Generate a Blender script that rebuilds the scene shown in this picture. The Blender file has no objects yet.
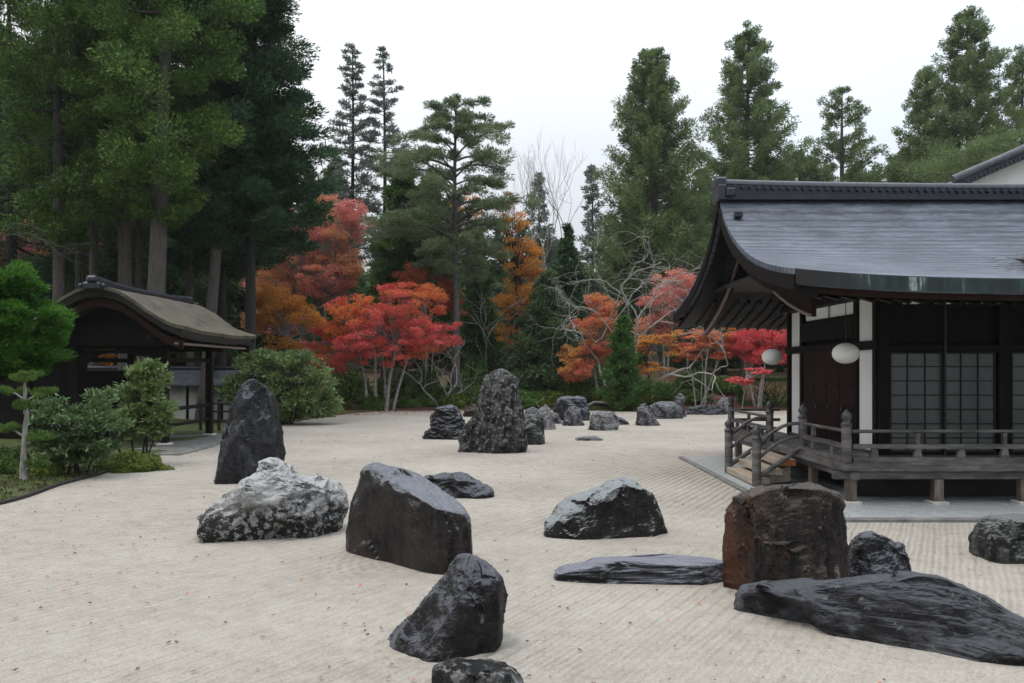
import bpy, math, random
import numpy as np
from mathutils import Vector

# ------------------------------------------------------------------ camera, sky, sun, exposure
S = bpy.context.scene
COL = S.collection
F, CX, HV, EYE = 850.0, 512.0, 369.0, 2.4          # focal length in px, centre, horizon row, eye height
cam_d = bpy.data.cameras.new("camera")
cam = bpy.data.objects.new("camera", cam_d); COL.objects.link(cam)
cam.location = (0, 0, EYE); cam.rotation_euler = (math.radians(90), 0, 0)
cam_d.sensor_width = 36.0; cam_d.lens = F / 1024.0 * 36.0
cam_d.shift_y = (HV - 341.5) / 1024.0
cam_d.clip_start = 0.1; cam_d.clip_end = 2000
S.camera = cam

SUN_EL, SUN_AZ = math.radians(74), math.radians(235)  # azimuth measured from +Y towards +X
W = bpy.data.worlds.new("World"); S.world = W; W.use_nodes = True
nt = W.node_tree; nt.nodes.clear()
sky = nt.nodes.new("ShaderNodeTexSky"); sky.sky_type = 'NISHITA'; sky.sun_disc = False
sky.sun_elevation = SUN_EL; sky.sun_rotation = SUN_AZ; sky.air_density = 1.0; sky.dust_density = 4.0
mixw = nt.nodes.new("ShaderNodeMixRGB"); mixw.inputs[0].default_value = 0.86
mixw.inputs[2].default_value = (8.5, 8.95, 9.5, 1)      # overcast cloud, thinner and bluer to the right
bg = nt.nodes.new("ShaderNodeBackground"); bg.inputs[1].default_value = 0.125
ow = nt.nodes.new("ShaderNodeOutputWorld")
wtc = nt.nodes.new("ShaderNodeTexCoord"); wsx = nt.nodes.new("ShaderNodeSeparateXYZ"); nt.links.new(wtc.outputs["Generated"], wsx.inputs[0])
def wmath(op, a, b, c=None):
    m = nt.nodes.new("ShaderNodeMath"); m.operation = op
    for k, x in enumerate((a, b) if c is None else (a, b, c)):
        if isinstance(x, (int, float)): m.inputs[k].default_value = x
        else: nt.links.new(x, m.inputs[k])
    return m.outputs[0]
up = wmath('MAXIMUM', wsx.outputs[2], 0.0)
gain = wmath('MULTIPLY', wmath('MULTIPLY_ADD', up, 1.42, 0.41), wmath('MULTIPLY_ADD', wsx.outputs[1], 0.20, 0.88))   # overcast: brightest overhead, unseen sky behind dimmed to darken rock fronts
wcl = nt.nodes.new("ShaderNodeTexNoise"); wcl.inputs["Scale"].default_value = 2.2; wcl.inputs["Detail"].default_value = 4; nt.links.new(wtc.outputs["Generated"], wcl.inputs["Vector"])
gain = wmath('MULTIPLY', gain, wmath('MULTIPLY_ADD', wcl.outputs["Fac"], 0.36, 0.84))
wx = nt.nodes.new("ShaderNodeMixRGB"); wx.inputs[1].default_value = (9.0, 9.1, 9.25, 1); wx.inputs[2].default_value = (8.1, 8.9, 9.8, 1)
nt.links.new(wmath('MULTIPLY_ADD', wsx.outputs[0], 1.0, 0.45), wx.inputs[0]); wx.use_clamp = False; nt.links.new(wx.outputs[0], mixw.inputs[2])
wmul = nt.nodes.new("ShaderNodeMixRGB"); wmul.blend_type = 'MULTIPLY'; wmul.inputs[0].default_value = 1.0
nt.links.new(sky.outputs[0], mixw.inputs[1]); nt.links.new(mixw.outputs[0], wmul.inputs[1]); nt.links.new(gain, wmul.inputs[2]); nt.links.new(wmul.outputs[0], bg.inputs[0]); nt.links.new(bg.outputs[0], ow.inputs[0])

sd = bpy.data.lights.new("sun", 'SUN'); sd.energy = 0.85; sd.angle = math.radians(25); sd.color = (1.0, 0.97, 0.93)
so = bpy.data.objects.new("sun", sd); COL.objects.link(so)
dv = Vector((math.sin(SUN_AZ) * math.cos(SUN_EL), math.cos(SUN_AZ) * math.cos(SUN_EL), math.sin(SUN_EL)))
so.rotation_euler = dv.to_track_quat('Z', 'Y').to_euler(); so.location = (0, 0, 60)

vs = S.view_settings; vs.view_transform = 'Standard'; vs.look = 'None'; vs.exposure = 0.22; vs.gamma = 1.0; vs.use_curve_mapping = False
S.render.engine = 'CYCLES'
S.cycles.max_bounces = 5; S.cycles.diffuse_bounces = 3; S.cycles.glossy_bounces = 2; S.cycles.transmission_bounces = 2
S.cycles.transparent_max_bounces = 4; S.cycles.volume_bounces = 0
S.cycles.caustics_reflective = False; S.cycles.caustics_refractive = False
S.cycles.use_denoising = True
S.cycles.sample_clamp_indirect = 4.0

# ------------------------------------------------------------------ helpers
def gx(u, Y): return (u - CX) / F * Y
def gz(v, Y): return EYE - (v - HV) / F * Y
def gy(v, z=0.0): return F * (EYE - z) / (v - HV)

def empty(name, label, cat, loc, rz=0, group=None):
    o = bpy.data.objects.new(name, None); COL.objects.link(o)
    o.location = loc; o.rotation_euler = (0, 0, rz); o.empty_display_size = 0.2
    tag(o, label, cat, group); return o
def tag(o, label, cat, group=None):
    o["label"] = label; o["category"] = cat
    if group: o["group"] = group
    return o
def kind(o, k): o["kind"] = k; return o
def copy_tree(o, parent=None):
    c = o.copy(); COL.objects.link(c)
    if parent is not None: c.parent = parent
    for ch in list(o.children): copy_tree(ch, c)
    return c

def mesh_np(name, V, loops, starts, totals, mat, parent=None, smooth=True, loc=None):
    me = bpy.data.meshes.new(name)
    V = np.asarray(V, np.float32)
    me.vertices.add(len(V)); me.vertices.foreach_set("co", V.ravel())
    me.loops.add(len(loops)); me.loops.foreach_set("vertex_index", np.asarray(loops, np.int32))
    me.polygons.add(len(starts)); me.polygons.foreach_set("loop_start", np.asarray(starts, np.int32))
    me.polygons.foreach_set("loop_total", np.asarray(totals, np.int32))
    if smooth: me.polygons.foreach_set("use_smooth", np.ones(len(starts), bool))
    me.update(calc_edges=True)
    me.materials.append(mat)
    o = bpy.data.objects.new(name, me); COL.objects.link(o)
    if parent is not None: o.parent = parent
    if loc is not None: o.location = loc
    return o

class MB:
    """collects boxes, tubes, grids, lathes; build() links them as ONE mesh object"""
    def __init__(s): s.V = []; s.Fc = []; s.n = 0
    def add(s, V, faces):
        V = np.asarray(V, float).reshape(-1, 3)
        s.V.append(V); s.Fc += [tuple(i + s.n for i in f) for f in faces]; s.n += len(V); return s
    def box(s, x0, x1, y0, y1, z0, z1, bev=0.0):
        if bev <= 0:
            V = [(x, y, z) for x in (x0, x1) for y in (y0, y1) for z in (z0, z1)]
            return s.add(V, [(0, 1, 3, 2), (4, 6, 7, 5), (0, 4, 5, 1), (2, 3, 7, 6), (0, 2, 6, 4), (1, 5, 7, 3)])
        b = min(bev, (x1 - x0) * .45, (y1 - y0) * .45, (z1 - z0) * .45)
        V = []
        for sx in (0, 1):
            for sy in (0, 1):
                for sz in (0, 1):
                    X = (x0, x1)[sx]; Y = (y0, y1)[sy]; Z = (z0, z1)[sz]
                    ix = b if sx == 0 else -b; iy = b if sy == 0 else -b; iz = b if sz == 0 else -b
                    V += [(X, Y + iy, Z + iz), (X + ix, Y, Z + iz), (X + ix, Y + iy, Z)]
        def c(sx, sy, sz, a): return (sx * 4 + sy * 2 + sz) * 3 + a
        Fs = []
        Fs.append([c(0,0,0,0), c(0,0,1,0), c(0,1,1,0), c(0,1,0,0)]); Fs.append([c(1,0,0,0), c(1,1,0,0), c(1,1,1,0), c(1,0,1,0)])
        Fs.append([c(0,0,0,1), c(1,0,0,1), c(1,0,1,1), c(0,0,1,1)]); Fs.append([c(0,1,0,1), c(0,1,1,1), c(1,1,1,1), c(1,1,0,1)])
        Fs.append([c(0,0,0,2), c(0,1,0,2), c(1,1,0,2), c(1,0,0,2)]); Fs.append([c(0,0,1,2), c(1,0,1,2), c(1,1,1,2), c(0,1,1,2)])
        for sx in (0, 1):
            for sy in (0, 1): Fs.append([c(sx,sy,0,0), c(sx,sy,0,1), c(sx,sy,1,1), c(sx,sy,1,0)])
        for sx in (0, 1):
            for sz in (0, 1): Fs.append([c(sx,0,sz,0), c(sx,0,sz,2), c(sx,1,sz,2), c(sx,1,sz,0)])
        for sy in (0, 1):
            for sz in (0, 1): Fs.append([c(0,sy,sz,1), c(0,sy,sz,2), c(1,sy,sz,2), c(1,sy,sz,1)])
        for sx in (0, 1):
            for sy in (0, 1):
                for sz in (0, 1): Fs.append([c(sx,sy,sz,0), c(sx,sy,sz,1), c(sx,sy,sz,2)])
        return s.add(V, Fs)
    def tube(s, path, radii, sides=8, cap=True):
        V, Q = tube_np(path, radii, sides)
        faces = [tuple(q) for q in Q]
        if cap:
            faces.append(tuple(range(sides))[::-1]); n = len(V) - sides
            faces.append(tuple(range(n, n + sides)))
        return s.add(V, faces)
    def lathe(s, x, y, prof, sides=16):
        V = []; nn = len(prof)
        for r, z in prof:
            for k in range(sides):
                a = 2 * math.pi * k / sides; V.append((x + r * math.cos(a), y + r * math.sin(a), z))
        Fs = []
        for i in range(nn - 1):
            for k in range(sides):
                k2 = (k + 1) % sides
                Fs.append((i * sides + k, i * sides + k2, (i + 1) * sides + k2, (i + 1) * sides + k))
        Fs.append(tuple(range(sides))[::-1]); Fs.append(tuple(range((nn - 1) * sides, nn * sides)))
        return s.add(V, Fs)
    def shell(s, top, bot):
        """closed slab between two (n,m,3) grids"""
        top = np.asarray(top, float); bot = np.asarray(bot, float); n, m = top.shape[:2]
        V = np.concatenate([top.reshape(-1, 3), bot.reshape(-1, 3)]); N = n * m; Fs = []
        def t(i, j): return i * m + j
        for i in range(n - 1):
            for j in range(m - 1):
                Fs.append((t(i, j), t(i + 1, j), t(i + 1, j + 1), t(i, j + 1)))
                Fs.append((N + t(i, j), N + t(i, j + 1), N + t(i + 1, j + 1), N + t(i + 1, j)))
        for i in range(n - 1):
            Fs.append((t(i, 0), N + t(i, 0), N + t(i + 1, 0), t(i + 1, 0)))
            Fs.append((t(i, m - 1), t(i + 1, m - 1), N + t(i + 1, m - 1), N + t(i, m - 1)))
        for j in range(m - 1):
            Fs.append((t(0, j), t(0, j + 1), N + t(0, j + 1), N + t(0, j)))
            Fs.append((t(n - 1, j), N + t(n - 1, j), N + t(n - 1, j + 1), t(n - 1, j + 1)))
        return s.add(V, Fs)
    def build(s, name, mat, parent=None, smooth=False, loc=None):
        me = bpy.data.meshes.new(name)
        me.from_pydata(np.concatenate(s.V).tolist(), [], s.Fc); me.update()
        import bmesh
        bm = bmesh.new(); bm.from_mesh(me); bmesh.ops.recalc_face_normals(bm, faces=bm.faces); bm.to_mesh(me); bm.free()
        if smooth:
            me.polygons.foreach_set("use_smooth", np.ones(len(me.polygons), bool))
            try: me.set_sharp_from_angle(angle=math.radians(38))
            except Exception: pass
        me.materials.append(mat)
        o = bpy.data.objects.new(name, me); COL.objects.link(o)
        if parent is not None: o.parent = parent
        if loc is not None: o.location = loc
        return o

def tube_np(path, radii, sides=6):
    P = np.asarray(path, float); n = len(P); R = np.broadcast_to(np.asarray(radii, float), (n,))
    T = np.gradient(P, axis=0); T /= np.linalg.norm(T, axis=1)[:, None] + 1e-9
    ref = np.array([0.0, 0, 1.0]) if abs(T[:, 2]).mean() < 0.8 else np.array([1.0, 0, 0])
    A = np.cross(T, ref); A /= np.linalg.norm(A, axis=1)[:, None] + 1e-9
    B = np.cross(T, A)
    ang = np.arange(sides) * 2 * np.pi / sides
    V = P[:, None, :] + R[:, None, None] * (A[:, None, :] * np.cos(ang)[None, :, None] + B[:, None, :] * np.sin(ang)[None, :, None])
    V = V.reshape(-1, 3)
    i = np.arange(n - 1)[:, None] * sides; k = np.arange(sides)[None, :]; k2 = (k + 1) % sides
    Q = np.stack([i + k, i + k2, i + sides + k2, i + sides + k], -1).reshape(-1, 4)
    return V, Q

def tubes_object(name, tubes, mat, parent=None):
    Vs, Qs, n = [], [], 0
    for p, r, sd_ in tubes:
        V, Q = tube_np(p, r, sd_); Vs.append(V); Qs.append(Q + n); n += len(V)
    V = np.concatenate(Vs); Q = np.concatenate(Qs)
    m = len(Q)
    return mesh_np(name, V, Q.ravel(), np.arange(m) * 4, np.full(m, 4), mat, parent, True)

def leaves_object(name, P, T, N, L, Wd, mat, parent=None):
    """one rhombus per leaf: P centre, T long axis, N normal"""
    B = np.cross(N, T); B /= np.linalg.norm(B, axis=1)[:, None] + 1e-9
    L = L[:, None]; Wd = Wd[:, None]
    V = np.stack([P - T * L, P - B * Wd + T * L * .15, P + T * L, P + B * Wd + T * L * .15], 1).reshape(-1, 3)
    m = len(P)
    return mesh_np(name, V, np.arange(4 * m), np.arange(m) * 4, np.full(m, 4), mat, parent, False)

def unit(a): return a / (np.linalg.norm(a, axis=-1, keepdims=True) + 1e-9)

# ---- numpy gradient noise
_rs = np.random.RandomState(7); _perm = np.tile(_rs.permutation(256), 3); _gr = unit(_rs.normal(size=(256, 3)))
def pnoise(p):
    p = np.asarray(p, float); i = np.floor(p).astype(int); f = p - i; i &= 255
    u = f * f * f * (f * (f * 6 - 15) + 10)
    def g(dx, dy, dz):
        h = _perm[_perm[_perm[(i[..., 0] + dx) & 255] + ((i[..., 1] + dy) & 255)] + ((i[..., 2] + dz) & 255)]
        return (_gr[h] * (f - np.array([dx, dy, dz]))).sum(-1)
    x00 = g(0,0,0) * (1 - u[..., 0]) + g(1,0,0) * u[..., 0]; x10 = g(0,1,0) * (1 - u[..., 0]) + g(1,1,0) * u[..., 0]
    x01 = g(0,0,1) * (1 - u[..., 0]) + g(1,0,1) * u[..., 0]; x11 = g(0,1,1) * (1 - u[..., 0]) + g(1,1,1) * u[..., 0]
    y0 = x00 * (1 - u[..., 1]) + x10 * u[..., 1]; y1 = x01 * (1 - u[..., 1]) + x11 * u[..., 1]
    return y0 * (1 - u[..., 2]) + y1 * u[..., 2]
def fbm(p, o=4, ridged=False):
    s = 0; a = 1.0; q = np.asarray(p, float)
    for _ in range(o):
        n = pnoise(q); s = s + a * ((0.35 - np.abs(n) * 1.6) if ridged else n); a *= .5; q = q * 2.03 + 11.7
    return s

# ------------------------------------------------------------------ materials
def new_mat(name):
    m = bpy.data.materials.new(name); m.use_nodes = True; t = m.node_tree; t.nodes.clear()
    out = t.nodes.new("ShaderNodeOutputMaterial"); p = t.nodes.new("ShaderNodeBsdfPrincipled")
    t.links.new(p.outputs[0], out.inputs[0]); return m, t, p, out
def ramp(t, stops, interp='LINEAR'):
    r = t.nodes.new("ShaderNodeValToRGB"); r.color_ramp.interpolation = interp
    e = r.color_ramp.elements
    while len(e) < len(stops): e.new(0.5)
    for k, (pos, c) in enumerate(stops):
        e[k].position = pos; e[k].color = (c, c, c, 1) if isinstance(c, (int, float)) else (*c, 1)
    return r
def coords(t, stretch=(1, 1, 1), rot=(0, 0, 0), which="Object"):
    tc = t.nodes.new("ShaderNodeTexCoord"); mp = t.nodes.new("ShaderNodeMapping")
    mp.inputs["Scale"].default_value = stretch; mp.inputs["Rotation"].default_value = rot
    t.links.new(tc.outputs[which], mp.inputs[0]); return mp.outputs[0]
def noise(t, vec, scale, detail=6, rough=.6, dist=0.0):
    n = t.nodes.new("ShaderNodeTexNoise"); n.inputs["Scale"].default_value = scale; n.inputs["Detail"].default_value = detail
    n.inputs["Roughness"].default_value = rough; n.inputs["Distortion"].default_value = dist
    t.links.new(vec, n.inputs["Vector"]); return n.outputs["Fac"]
def mixc(t, fac, a, b, mode='MIX'):
    m = t.nodes.new("ShaderNodeMixRGB"); m.blend_type = mode
    for k, x in ((0, fac), (1, a), (2, b)):
        if isinstance(x, (int, float)): m.inputs[k].default_value = x if k == 0 else (x, x, x, 1)
        elif isinstance(x, tuple): m.inputs[k].default_value = (*x, 1)
        else: t.links.new(x, m.inputs[k])
    return m.outputs[0]
def mathn(t, op, a, b=0.0, clamp=False):
    m = t.nodes.new("ShaderNodeMath"); m.operation = op; m.use_clamp = clamp
    if op == 'MULTIPLY_ADD': m.inputs[2].default_value = .5
    for k, x in ((0, a), (1, b)):
        if isinstance(x, (int, float)): m.inputs[k].default_value = x
        else: t.links.new(x, m.inputs[k])
    return m.outputs[0]
def bump(t, p, h, strength=.4, dist=.02):
    b = t.nodes.new("ShaderNodeBump"); b.inputs["Strength"].default_value = strength; b.inputs["Distance"].default_value = dist
    t.links.new(h, b.inputs["Height"]); t.links.new(b.outputs[0], p.inputs["Normal"]); return b

def surf(name, stops, scale=3, stretch=(1, 1, 1), rough=(.5, .8), bstr=.3, bdist=.01, bscale=None, detail=8, spec=.4):
    m, t, p, _ = new_mat(name)
    v = coords(t, stretch); n = noise(t, v, scale, detail)
    r = ramp(t, stops); t.links.new(n, r.inputs[0]); t.links.new(r.outputs[0], p.inputs["Base Color"])
    n2 = noise(t, v, bscale or scale * 4, 6)
    rr = ramp(t, [(.3, rough[0]), (.7, rough[1])]); t.links.new(n2, rr.inputs[0]); t.links.new(rr.outputs[0], p.inputs["Roughness"])
    p.inputs["Specular IOR Level"].default_value = spec
    if bstr: bump(t, p, n2, bstr, bdist)
    return m

def rock_mat(name, dark, mid, pale, pale_amt=.5, lichen=(.35, .35, .33), lich_t=.68, streak=(5, 5, 1.2), rough=(.13, .42), scale=2.5, rot=(0, 0, 0), pale_up=0.0, bstr=.8, rust=None, crust_sheen=None, low_stain=0.0, rust_amt=.8):
    m, t, p, _ = new_mat(name)
    v = coords(t); vsx = coords(t, streak, rot)
    big = noise(t, v, scale, 10, .62, .6)
    st = noise(t, vsx, 1.6, 9, .68, .8)
    fine = noise(t, v, 26, 6, .65)
    r1 = ramp(t, [(.38, dark), (.53, mid), (.68, pale)]); t.links.new(big, r1.inputs[0])
    r2 = ramp(t, [(.49, 0.0), (.63, 1.0)]); t.links.new(st, r2.inputs[0])
    c = mixc(t, mathn(t, 'MULTIPLY', r2.outputs[0], pale_amt), r1.outputs[0], pale)
    if rust:
        rn = mathn(t, 'ADD', noise(t, coords(t, (2.2, 2.2, .8)), 1.3, 9, .7, .8), mathn(t, 'MULTIPLY', mathn(t, 'SUBTRACT', fine, .5), .5))
        rx = t.nodes.new("ShaderNodeSeparateXYZ"); t.links.new(v, rx.inputs[0])      # iron bleeds out on one flank of the stone
        rn = mathn(t, 'ADD', rn, mathn(t, 'MULTIPLY', rx.outputs[0], -.32))
        r5 = ramp(t, [(.56, 0.0), (.74, 1.0)]); t.links.new(rn, r5.inputs[0])
        c = mixc(t, mathn(t, 'MULTIPLY', r5.outputs[0], rust_amt), c, rust)
    if pale_up > 0:      # upper faces painted paler by normal: sky sheen, and lichen on the wedge boulder
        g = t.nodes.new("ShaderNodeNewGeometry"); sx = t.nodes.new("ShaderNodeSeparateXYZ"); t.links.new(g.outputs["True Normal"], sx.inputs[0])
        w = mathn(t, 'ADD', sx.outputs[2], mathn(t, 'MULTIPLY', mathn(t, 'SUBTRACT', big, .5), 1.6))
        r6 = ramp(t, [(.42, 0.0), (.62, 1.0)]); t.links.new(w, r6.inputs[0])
        c = mixc(t, mathn(t, 'MULTIPLY', r6.outputs[0], pale_up), c, crust_sheen or lichen)
    if low_stain > 0:    # ragged dark algae stain that climbs from the gravel
        so_ = t.nodes.new("ShaderNodeSeparateXYZ"); t.links.new(v, so_.inputs[0])
        w2 = mathn(t, 'ADD', mathn(t, 'MULTIPLY', so_.outputs[2], -1.5), mathn(t, 'MULTIPLY', mathn(t, 'SUBTRACT', noise(t, v, 4.2, 9, .75), .5), 2.0))
        r7 = ramp(t, [(.30, 0.0), (.48, 1.0)]); t.links.new(mathn(t, 'ADD', w2, 1.0), r7.inputs[0])
        c = mixc(t, mathn(t, 'MULTIPLY', r7.outputs[0], low_stain), c, (.02, .019, .016))
    sp = noise(t, v, 9, 8, .7)
    r3 = ramp(t, [(lich_t - .065, 0.0), (lich_t - .03, 1.0)]); t.links.new(sp, r3.inputs[0])
    c = mixc(t, mathn(t, 'MULTIPLY', r3.outputs[0], .75), c, lichen)
    c = mixc(t, .5, c, mixc(t, fine, c, (0.01, 0.01, 0.012)), 'MIX')
    t.links.new(c, p.inputs["Base Color"])
    rr = ramp(t, [(.35, rough[0]), (.7, rough[1])]); t.links.new(mixc(t, .5, big, fine), rr.inputs[0]); t.links.new(rr.outputs[0], p.inputs["Roughness"])
    p.inputs["Specular IOR Level"].default_value = .25
    vo = t.nodes.new("ShaderNodeTexVoronoi"); vo.inputs["Scale"].default_value = 14; t.links.new(v, vo.inputs["Vector"])
    mid_ = noise(t, v, 9, 6, .7, .5)
    h = mathn(t, 'ADD', mathn(t, 'MULTIPLY', st, 1.6), mathn(t, 'ADD', mathn(t, 'MULTIPLY', fine, .5), mathn(t, 'MULTIPLY', mid_, 1.4)))
    bump(t, p, h, bstr, .06)
    return m

def leaf_mat(name, cols, clump=.35, transl=.25, rough=.55, spec=.3, cols2=None, big=.3):
    """cols: ramp over a per-leaf random value mixed with a clump-sized noise; cols2: second colour family in big patches"""
    m, t, p, out = new_mat(name)
    g = t.nodes.new("ShaderNodeNewGeometry"); v = coords(t)
    n = noise(t, v, clump * 2, 3)
    n1 = ramp(t, [(.3, 0.0), (.7, 1.0)]); t.links.new(n, n1.inputs[0])
    f = mixc(t, .55, g.outputs["Random Per Island"], n1.outputs[0])
    k = len(cols); r = ramp(t, [(i / (k - 1) * .8 + .1, c) for i, c in enumerate(cols)]); t.links.new(f, r.inputs[0]); c = r.outputs[0]
    if cols2:
        r2 = ramp(t, [(i / (len(cols2) - 1) * .8 + .1, c_) for i, c_ in enumerate(cols2)]); t.links.new(f, r2.inputs[0])
        nb = noise(t, coords(t, (1, 1, 1.3)), big, 2); r3 = ramp(t, [(.50, 0.0), (.60, 1.0)]); t.links.new(nb, r3.inputs[0])
        c = mixc(t, r3.outputs[0], c, r2.outputs[0])
    t.links.new(c, p.inputs["Base Color"]); p.inputs["Roughness"].default_value = rough; p.inputs["Specular IOR Level"].default_value = spec
    if transl > 0:
        tr = t.nodes.new("ShaderNodeBsdfTranslucent"); t.links.new(c, tr.inputs[0])
        ms = t.nodes.new("ShaderNodeMixShader"); ms.inputs[0].default_value = transl
        t.links.new(p.outputs[0], ms.inputs[1]); t.links.new(tr.outputs[0], ms.inputs[2]); t.links.new(ms.outputs[0], out.inputs[0])
    return m

M = {}
M['cedar'] = leaf_mat('cedar foliage', [(.028, .07, .016), (.06, .13, .024), (.11, .20, .034), (.19, .29, .055)], .45, .15)
M['cedar_dark'] = leaf_mat('dark fir foliage', [(.025, .065, .028), (.045, .105, .04), (.075, .15, .055)], .3, .3)
M['cypress'] = leaf_mat('cypress foliage', [(.10, .155, .062), (.165, .235, .092), (.23, .31, .125)], .3, .35)
M['hazed_conifer'] = leaf_mat('haze paled conifer foliage', [(.15, .18, .15), (.20, .23, .19), (.25, .28, .23)], .3, .3)  # distance haze painted in: the foliage colour itself is paled
M['pine'] = leaf_mat('pine needles', [(.12, .17, .085), (.18, .24, .12), (.24, .30, .155)], .3, .3)
M['midgreen'] = leaf_mat('mid green conifer foliage', [(.045, .10, .024), (.08, .17, .036), (.12, .23, .05)], .4, .35)
M['back'] = leaf_mat('background foliage', [(.06, .105, .045), (.095, .155, .06), (.14, .21, .08)], .3, .3)
M['bright'] = leaf_mat('bright feathery foliage', [(.03, .11, .012), (.065, .18, .02), (.115, .26, .03)], .9, .35)
M['rhodo'] = leaf_mat('rhododendron leaves', [(.06, .11, .045), (.11, .19, .07), (.2, .28, .12)], .9, spec=.5, rough=.4)
M['rhodo2'] = leaf_mat('yellowish shrub leaves', [(.09, .15, .05), (.17, .25, .08), (.27, .35, .13)], .7, spec=.5, rough=.4)
M['azalea'] = leaf_mat('azalea leaves', [(.06, .125, .028), (.11, .195, .042), (.18, .28, .06)], .9)
M['lush'] = leaf_mat('fresh green leaves', [(.05, .13, .02), (.09, .2, .035), (.14, .26, .05)], .8)
M['hedge'] = leaf_mat('hedge leaves', [(.03, .09, .015), (.06, .15, .022), (.09, .2, .03)], .9)
M['mossy'] = leaf_mat('mossy shrub leaves', [(.07, .12, .018), (.13, .18, .028), (.20, .25, .042)], .9)
M['moss'] = leaf_mat('bank moss', [(.03, .032, .008), (.055, .06, .012), (.085, .085, .02)], .9)
M['red'] = leaf_mat('red maple leaves', [(.62, .09, .09), (.80, .17, .15), (.86, .28, .22)], .5, .4, cols2=[(.70, .19, .06), (.84, .30, .10), (.88, .42, .16)], big=.28)
M['pink'] = leaf_mat('faded red maple leaves', [(.62, .18, .16), (.76, .29, .25), (.80, .42, .34)], .4, .4, cols2=[(.66, .29, .12), (.78, .40, .20), (.82, .51, .30)], big=.22)
M['orange'] = leaf_mat('orange leaves', [(.5, .20, .04), (.68, .31, .06), (.78, .45, .10)], .4, .4)
M['salmon'] = leaf_mat('salmon maple leaves', [(.62, .16, .09), (.76, .26, .15), (.8, .38, .22)], .5, .4, cols2=[(.55, .24, .05), (.68, .35, .10), (.72, .45, .16)], big=.4)
M['crimson'] = leaf_mat('crimson maple leaves', [(.55, .06, .07), (.74, .13, .14), (.80, .22, .20)], .6, .4)
M['deep_red'] = leaf_mat('dark red leaves', [(.30, .06, .03), (.45, .11, .05), (.55, .2, .07)], .5, .35)
M['bark_grey'] = surf('grey cedar bark', [(.3, (.05, .045, .042)), (.6, (.12, .105, .095)), (.8, (.2, .18, .165))], 4, (6, 6, .5), (.8, .95), .8, .03)
M['bark_dark'] = surf('dark bark', [(.3, (.012, .011, .01)), (.7, (.05, .042, .038))], 4, (6, 6, .6), (.8, .95), .6, .03)
M['bark_pale'] = surf('pale lichened bark', [(.3, (.12, .11, .10)), (.5, (.28, .27, .25)), (.7, (.48, .47, .44))], 6, (2, 2, 1), (.8, .95), .3, .01)
M['bark_bare'] = surf('silvery bare bark', [(.36, (.17, .17, .15)), (.5, (.32, .32, .29)), (.64, (.46, .46, .42))], 5, (2, 2, 2), (.8, .95), .3, .01)
M['bark_pine'] = surf('pine bark', [(.3, (.06, .055, .055)), (.6, (.13, .115, .11)), (.8, (.2, .18, .17))], 5, (4, 4, 1), (.8, .95), .6, .02)

M['wood_grey'] = surf('weathered grey timber', [(.36, (.045, .041, .039)), (.5, (.085, .079, .075)), (.64, (.15, .143, .138))], 2, (1, 1, 5), (.4, .7), .35, .006, 22)
M['wood_dark'] = surf('dark brown timber', [(.3, (.003, .0025, .0025)), (.7, (.011, .008, .007))], 3, (3, 3, .6), (.5, .75), .25, .004, spec=.14)
M['wood_red'] = surf('reddish brown timber', [(.3, (.012, .0045, .0035)), (.7, (.030, .011, .008))], 3, (3, 3, 1), (.5, .75), .25, .004, spec=.15)
M['wood_door'] = surf('wine coloured door boards', [(.3, (.006, .002, .002)), (.7, (.02, .005, .005))], 3, (6, 6, .5), (.4, .6), .25, .004, spec=.15)
M['wood_board'] = surf('pale barge board', [(.3, (.12, .095, .085)), (.7, (.26, .21, .19))], 3, (3, 3, 3), (.5, .8), .25, .004)
M['wood_post'] = surf('brown deck post timber', [(.3, (.05, .035, .025)), (.55, (.13, .10, .08)), (.75, (.24, .21, .19))], 3, (4, 4, .8), (.5, .8), .3, .005)
M['step'] = surf('pale planed step timber', [(.3, (.28, .22, .17)), (.7, (.46, .39, .32))], 3, (4, .6, 4), (.4, .7), .2, .004)
M['step_end'] = surf('orange end grain', [(.3, (.30, .09, .025)), (.7, (.52, .19, .06))], 14, (1, 1, 1), (.5, .7), .2, .003)
M['plaster'] = surf('white plaster', [(.3, (.82, .82, .82)), (.7, (.90, .90, .90))], 2, (1, 1, .4), (.7, .9), .1, .003)
M['plaster_old'] = surf('old off white plaster', [(.3, (.45, .44, .42)), (.7, (.66, .65, .62))], 2, (1, 1, .4), (.7, .9), .1, .003)
M['granite'] = surf('wet pale granite paving', [(.3, (.31, .33, .335)), (.7, (.45, .47, .475))], 6, (1, 1, 1), (.18, .45), .15, .003, 60)
M['stone_grey'] = surf('grey base stone', [(.3, (.10, .10, .095)), (.7, (.24, .235, .22))], 4, (1, 1, 1), (.4, .8), .3, .01)
M['stone_pad'] = surf('pale pad stone', [(.3, (.4, .38, .34)), (.7, (.55, .53, .49))], 6, (1, 1, 1), (.5, .8), .3, .01)
M['tile'] = surf('dark wet ridge tile', [(.3, (.010, .013, .02)), (.7, (.03, .037, .052))], 4, (1, 1, 1), (.25, .45), .2, .01, 30, spec=.5)
M['tile_old'] = surf('grey wall tile', [(.3, (.06, .065, .075)), (.7, (.14, .15, .17))], 4, (1, 1, 1), (.3, .6), .3, .02, 20)
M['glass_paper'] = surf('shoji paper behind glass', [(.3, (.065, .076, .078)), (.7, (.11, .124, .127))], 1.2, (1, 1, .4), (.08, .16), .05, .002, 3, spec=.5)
M['lattice'] = surf('black lattice bars', [(.3, (.006, .006, .006)), (.7, (.016, .014, .013))], 6, (1, 1, 1), (.5, .7), 0)
M['paper'] = surf('lantern paper', [(.3, (.82, .81, .78)), (.7, (.90, .89, .86))], 3, (1, 1, 1), (.6, .8), .1, .003)
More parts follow.
